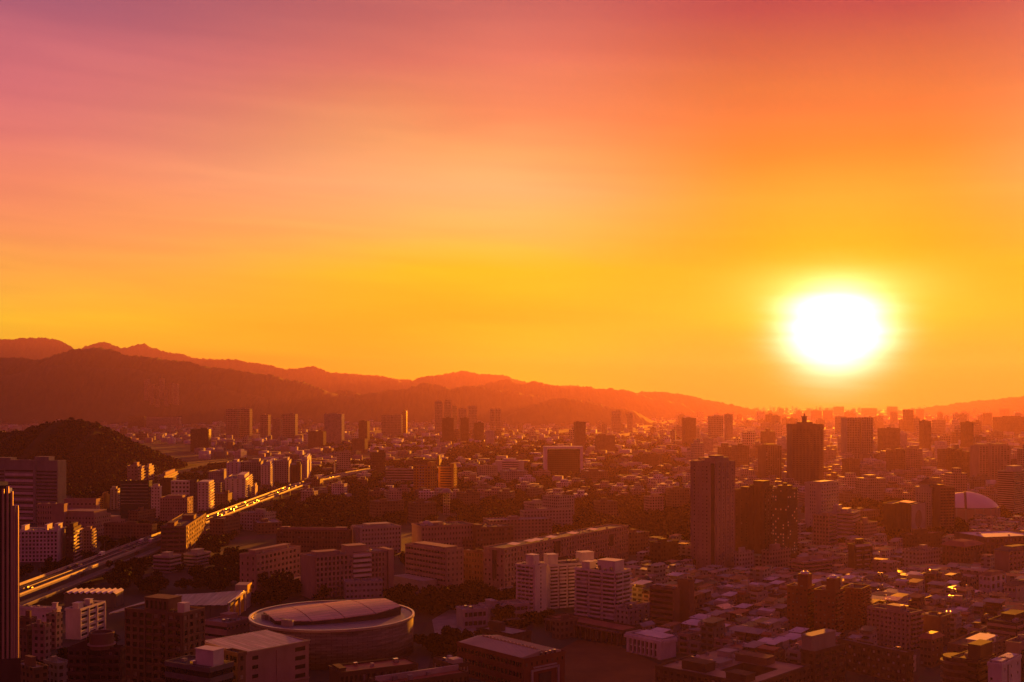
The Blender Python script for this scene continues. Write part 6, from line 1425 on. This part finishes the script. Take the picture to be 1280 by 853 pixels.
def tree_mass(name, spots, m, seed, n=46, leaf=2.0):
    """woods that read as one mass: clumps of leaves over many crowns"""
    r = np.random.default_rng(seed); P = np.array(spots); k = len(P)
    i = np.repeat(np.arange(k), n); N_ = len(i)
    d = r.normal(size=(N_, 3)); d[:, 2] = np.abs(d[:, 2]) * .9 - .15; d /= np.linalg.norm(d, axis=1)[:, None]
    rad = P[i, 3:4]; p = P[i, :3] + d * rad * r.uniform(.55, 1.1, (N_, 1)); p[:, 2] += rad[:, 0] * .55
    nn = d + r.normal(0, .5, (N_, 3)); nn /= np.linalg.norm(nn, axis=1)[:, None]
    u = np.cross(nn, r.normal(size=(N_, 3))); u /= np.linalg.norm(u, axis=1)[:, None]; v = np.cross(nn, u); s = r.uniform(.6, 1.3, (N_, 1)) * leaf * rad / 5
    q = np.stack([p - u * s - v * s * .7, p + u * s - v * s * .7, p + u * s * .7 + v * s * .8, p - u * s * .7 + v * s * .8], 1).reshape(-1, 3)
    o = link(name, np_mesh(name, q, np.arange(4 * N_).reshape(-1, 4), m)); o['kind'] = 'stuff'; return o
def woods():
    r = random.Random(8); S = []
    # the dark hill at the left
    for _ in range(9000):
        px = r.uniform(-150, 205); t = r.uniform(-1, .5); D = 2150; y = D + 330 * t
        top = CAMH - (np.interp(px, [p[0] for p in HILL_PTS], [p[1] for p in HILL_PTS]) - HOR) / F * D
        z = top * (1 - abs(t)) ** 1.15 * (1 + .25 * abs(t)) * .96
        S.append(((px - CX) / F * D * (1 + .015 * t), y, max(0, z - 2), r.choice((3.5, 4.5, 5.5, 6.5, 9))))
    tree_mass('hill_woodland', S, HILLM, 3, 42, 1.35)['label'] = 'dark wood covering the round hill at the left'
    S = []
    def area(poly, n, r0, r1):
        xs = [p[0] for p in poly]; ys = [p[1] for p in poly]; g = 0
        for _ in range(n * 8):
            if g >= n: break
            px, py = r.uniform(min(xs), max(xs)), r.uniform(min(ys), max(ys))
            if not inside((px, py), poly): continue
            x, y = ground_at(px, py); rr = r.uniform(r0, r1)
            if blocked(x, y, 2) or hides(x, y, rr * 2, rr * 1.6): continue
            S.append((x, y, 0, rr)); g += 1
    area([(330, 660), (440, 600), (620, 600), (860, 590), (870, 690), (700, 690), (600, 655), (440, 660)], 2300, 3.5, 7)
    area([(200, 600), (300, 575), (420, 590), (330, 660), (260, 690), (150, 690)], 700, 3.5, 6.5)
    area([(360, 585), (640, 572), (860, 570), (860, 592), (430, 605)], 900, 5, 8)
    area([(560, 566), (640, 552), (690, 560), (700, 575), (560, 580)], 260, 7, 12)
    area([(1000, 640), (1100, 628), (1280, 640), (1280, 668), (1060, 672)], 420, 3.5, 6.5)
    area([(60, 600), (200, 592), (260, 605), (150, 640), (90, 625)], 320, 4, 7)
    area([(400, 548), (700, 545), (860, 550), (860, 566), (400, 566)], 500, 6, 11)
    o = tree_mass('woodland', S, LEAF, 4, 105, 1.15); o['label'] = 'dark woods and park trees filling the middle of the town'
    print('woods', len(S))
woods()

# ------------------------------------------------------------------ the rest of the town into the haze
def far_town():
    r = random.Random(33)
    cand = []
    for _ in range(9000):
        py = 505 + 8.2 + (r.random() ** 2.4) * 115; px = r.uniform(-25, 1305); Y = HF / (py - HOR)
        right = px > 845
        if py > 650 and not right: continue
        if py > 575 and px < 330: continue
        if py > 655: continue
        if px < 245 and py > 556: continue
        if 430 < px < 860 and py > 566 and r.random() < .6: continue
        X = (px - CX) / F * Y
        if Y > 2200 or not right: big = r.random() < (.13 if right else .07)
        else: big = r.random() < .05
        w, d = r.uniform(12, 34), r.uniform(12, 26); h = r.uniform(7, 20)
        if big: h = r.uniform(24, 62) if right else r.uniform(20, 44); w = r.uniform(16, 34)
        if 330 < px < 860 and py > 560: big = False; h = r.uniform(6, 15)
        if Y > 5000: w *= 1.7; h *= 1.15
        if not right and Y > 4500: h *= .8
        if px > 930 and Y > 4000 and big: h *= 1.15
        cand.append((Y, X, w, d, h, px, big, r.uniform(5, 30) if right else (r.uniform(60, 80) if r.random() < .85 else r.uniform(88, 97)), r.choice(('pale', 'grey', 'brown', 'pink', 'cream', 'dgrey', 'white'))))
    cand.sort()
    placed = []; grid_ = {}
    for c in cand:
        Y, X, w, d, h, px, big, th, wall = c
        if blocked(X, Y, max(w, d) * .6): continue
        if hides(X, Y, w, h): continue
        key = (int(X // 60), int(Y // 60)); ok = True
        for a in (-1, 0, 1):
            for b_ in (-1, 0, 1):
                for (x2, y2, w2) in grid_.get((key[0] + a, key[1] + b_), ()):
                    if math.hypot(X - x2, Y - y2) < (w + w2) * .52: ok = False
        if not ok: continue
        grid_.setdefault(key, []).append((X, Y, w)); placed.append(c)
    size = lambda c: c[2] * c[4] / c[0] ** 2
    bigs = sorted([c for c in placed if c[6]], key=size, reverse=True); lows = sorted([c for c in placed if not c[6]], key=size, reverse=True)
    def one(c, name, cat, noun):
        Y, X, w, d, h, px, big, th, wall = c
        far = Y > 3200
        m = MB().box(-w / 2, w / 2, -d / 2, d / 2, 0, h)
        if not far or big: m.box(-w * r.uniform(.1, .35), w * r.uniform(.05, .3), -d * .3, d * .2, h, h + r.uniform(2.2, 5) * (1.5 if big else 1))
        o = m.build(name, facade(wall, 3.6 if not far else 6.5, 3.4 if not far else 7, .5, .5)); o.location = (X, Y, 0); o.rotation_euler = (0, 0, R(th))
        tone = {'pale': 'pale', 'grey': 'grey', 'brown': 'brown', 'pink': 'pinkish', 'cream': 'cream', 'dgrey': 'dark', 'white': 'white'}[wall]
        tag(o, 'x', cat)
        AUTO.append((o, px, Y, ('tall ' if h > 42 else '') + tone, noun))
    for c in bigs[:230]: one(c, 'city_tower', 'tower', 'tower')
    for c in lows[:295]: one(c, 'city_house', 'building', 'building')
    rest = bigs[230:] + lows[295:]
    V, Q, MI = [], [], []
    walls = ['pale', 'grey', 'brown', 'pink', 'cream', 'dgrey', 'white']
    for c in rest:
        Y, X, w, d, h, px, big, th, wall = c; n = len(V); a = R(th); cs, sn = math.cos(a), math.sin(a)
        P = [(sx * w / 2, sy * d / 2) for sx, sy in ((-1, -1), (1, -1), (1, 1), (-1, 1))]; P = [(X + x * cs - y * sn, Y + x * sn + y * cs) for x, y in P]
        V += [(*p, 0) for p in P] + [(*p, h) for p in P]
        Q += [tuple(n + i for i in q) for q in ((4, 5, 6, 7), (0, 1, 5, 4), (1, 2, 6, 5), (2, 3, 7, 6), (3, 0, 4, 7))]; MI += [walls.index(wall)] * 5
    me = np_mesh('distant_town', V, Q, W['pale']); me.materials.clear()
    for w_ in walls: me.materials.append(W[w_])
    me.polygons.foreach_set('material_index', MI); o = link('distant_town', me); o['kind'] = 'stuff'; o['label'] = 'hazy carpet of distant town roofs below the ridges'
    print('far town', len(bigs), len(lows), len(rest))
far_town()

def auto_labels():
    bands = ((1250, 'nearer town'), (2000, 'middle town'), (3200, 'hazy distance'), (5200, 'far haze'), (99999, 'farthest haze'))
    marks = LAND + [(570, 4900, 'the hazy tower cluster'), (298, 4100, 'the paired hazy towers'), (1136, 3700, 'the slim dark far tower'), (110, 2150, 'the dark wooded hill'), (418, 3500, 'the striped pale tower')]
    use = {0: [m for m in marks if m[1] < 1400], 1: [m for m in marks if 700 < m[1] < 2200], 2: [m for m in marks if m[1] > 1700], 3: [m for m in marks if m[1] > 1800], 4: [m for m in marks if m[1] > 1800]}
    sets = {}
    for o, px, Y, look, noun in AUTO:
        b = next(i for i, (d, _) in enumerate(bands) if Y < d)
        mk = min(use[b], key=lambda m: abs(m[0] - px)); side = 'right' if px >= mk[0] else 'left'
        sets.setdefault((b, mk[2], side, noun), []).append((abs(px - mk[0]), o, look))
    for (b, mk, side, noun), rows in sets.items():
        rows.sort(key=lambda t: t[0])
        for i, (_, o, look) in enumerate(rows):
            far = {0: '', 1: '', 2: 'hazy ', 3: 'far ', 4: 'farthest '}[b]
            if any(w in look for w in ('hazy', 'faint')): far = far.replace('hazy ', '')
            o['label'] = f'{look} {noun} in the {bands[b][1]}, {nth(i)} {side} of {mk}'
auto_labels()
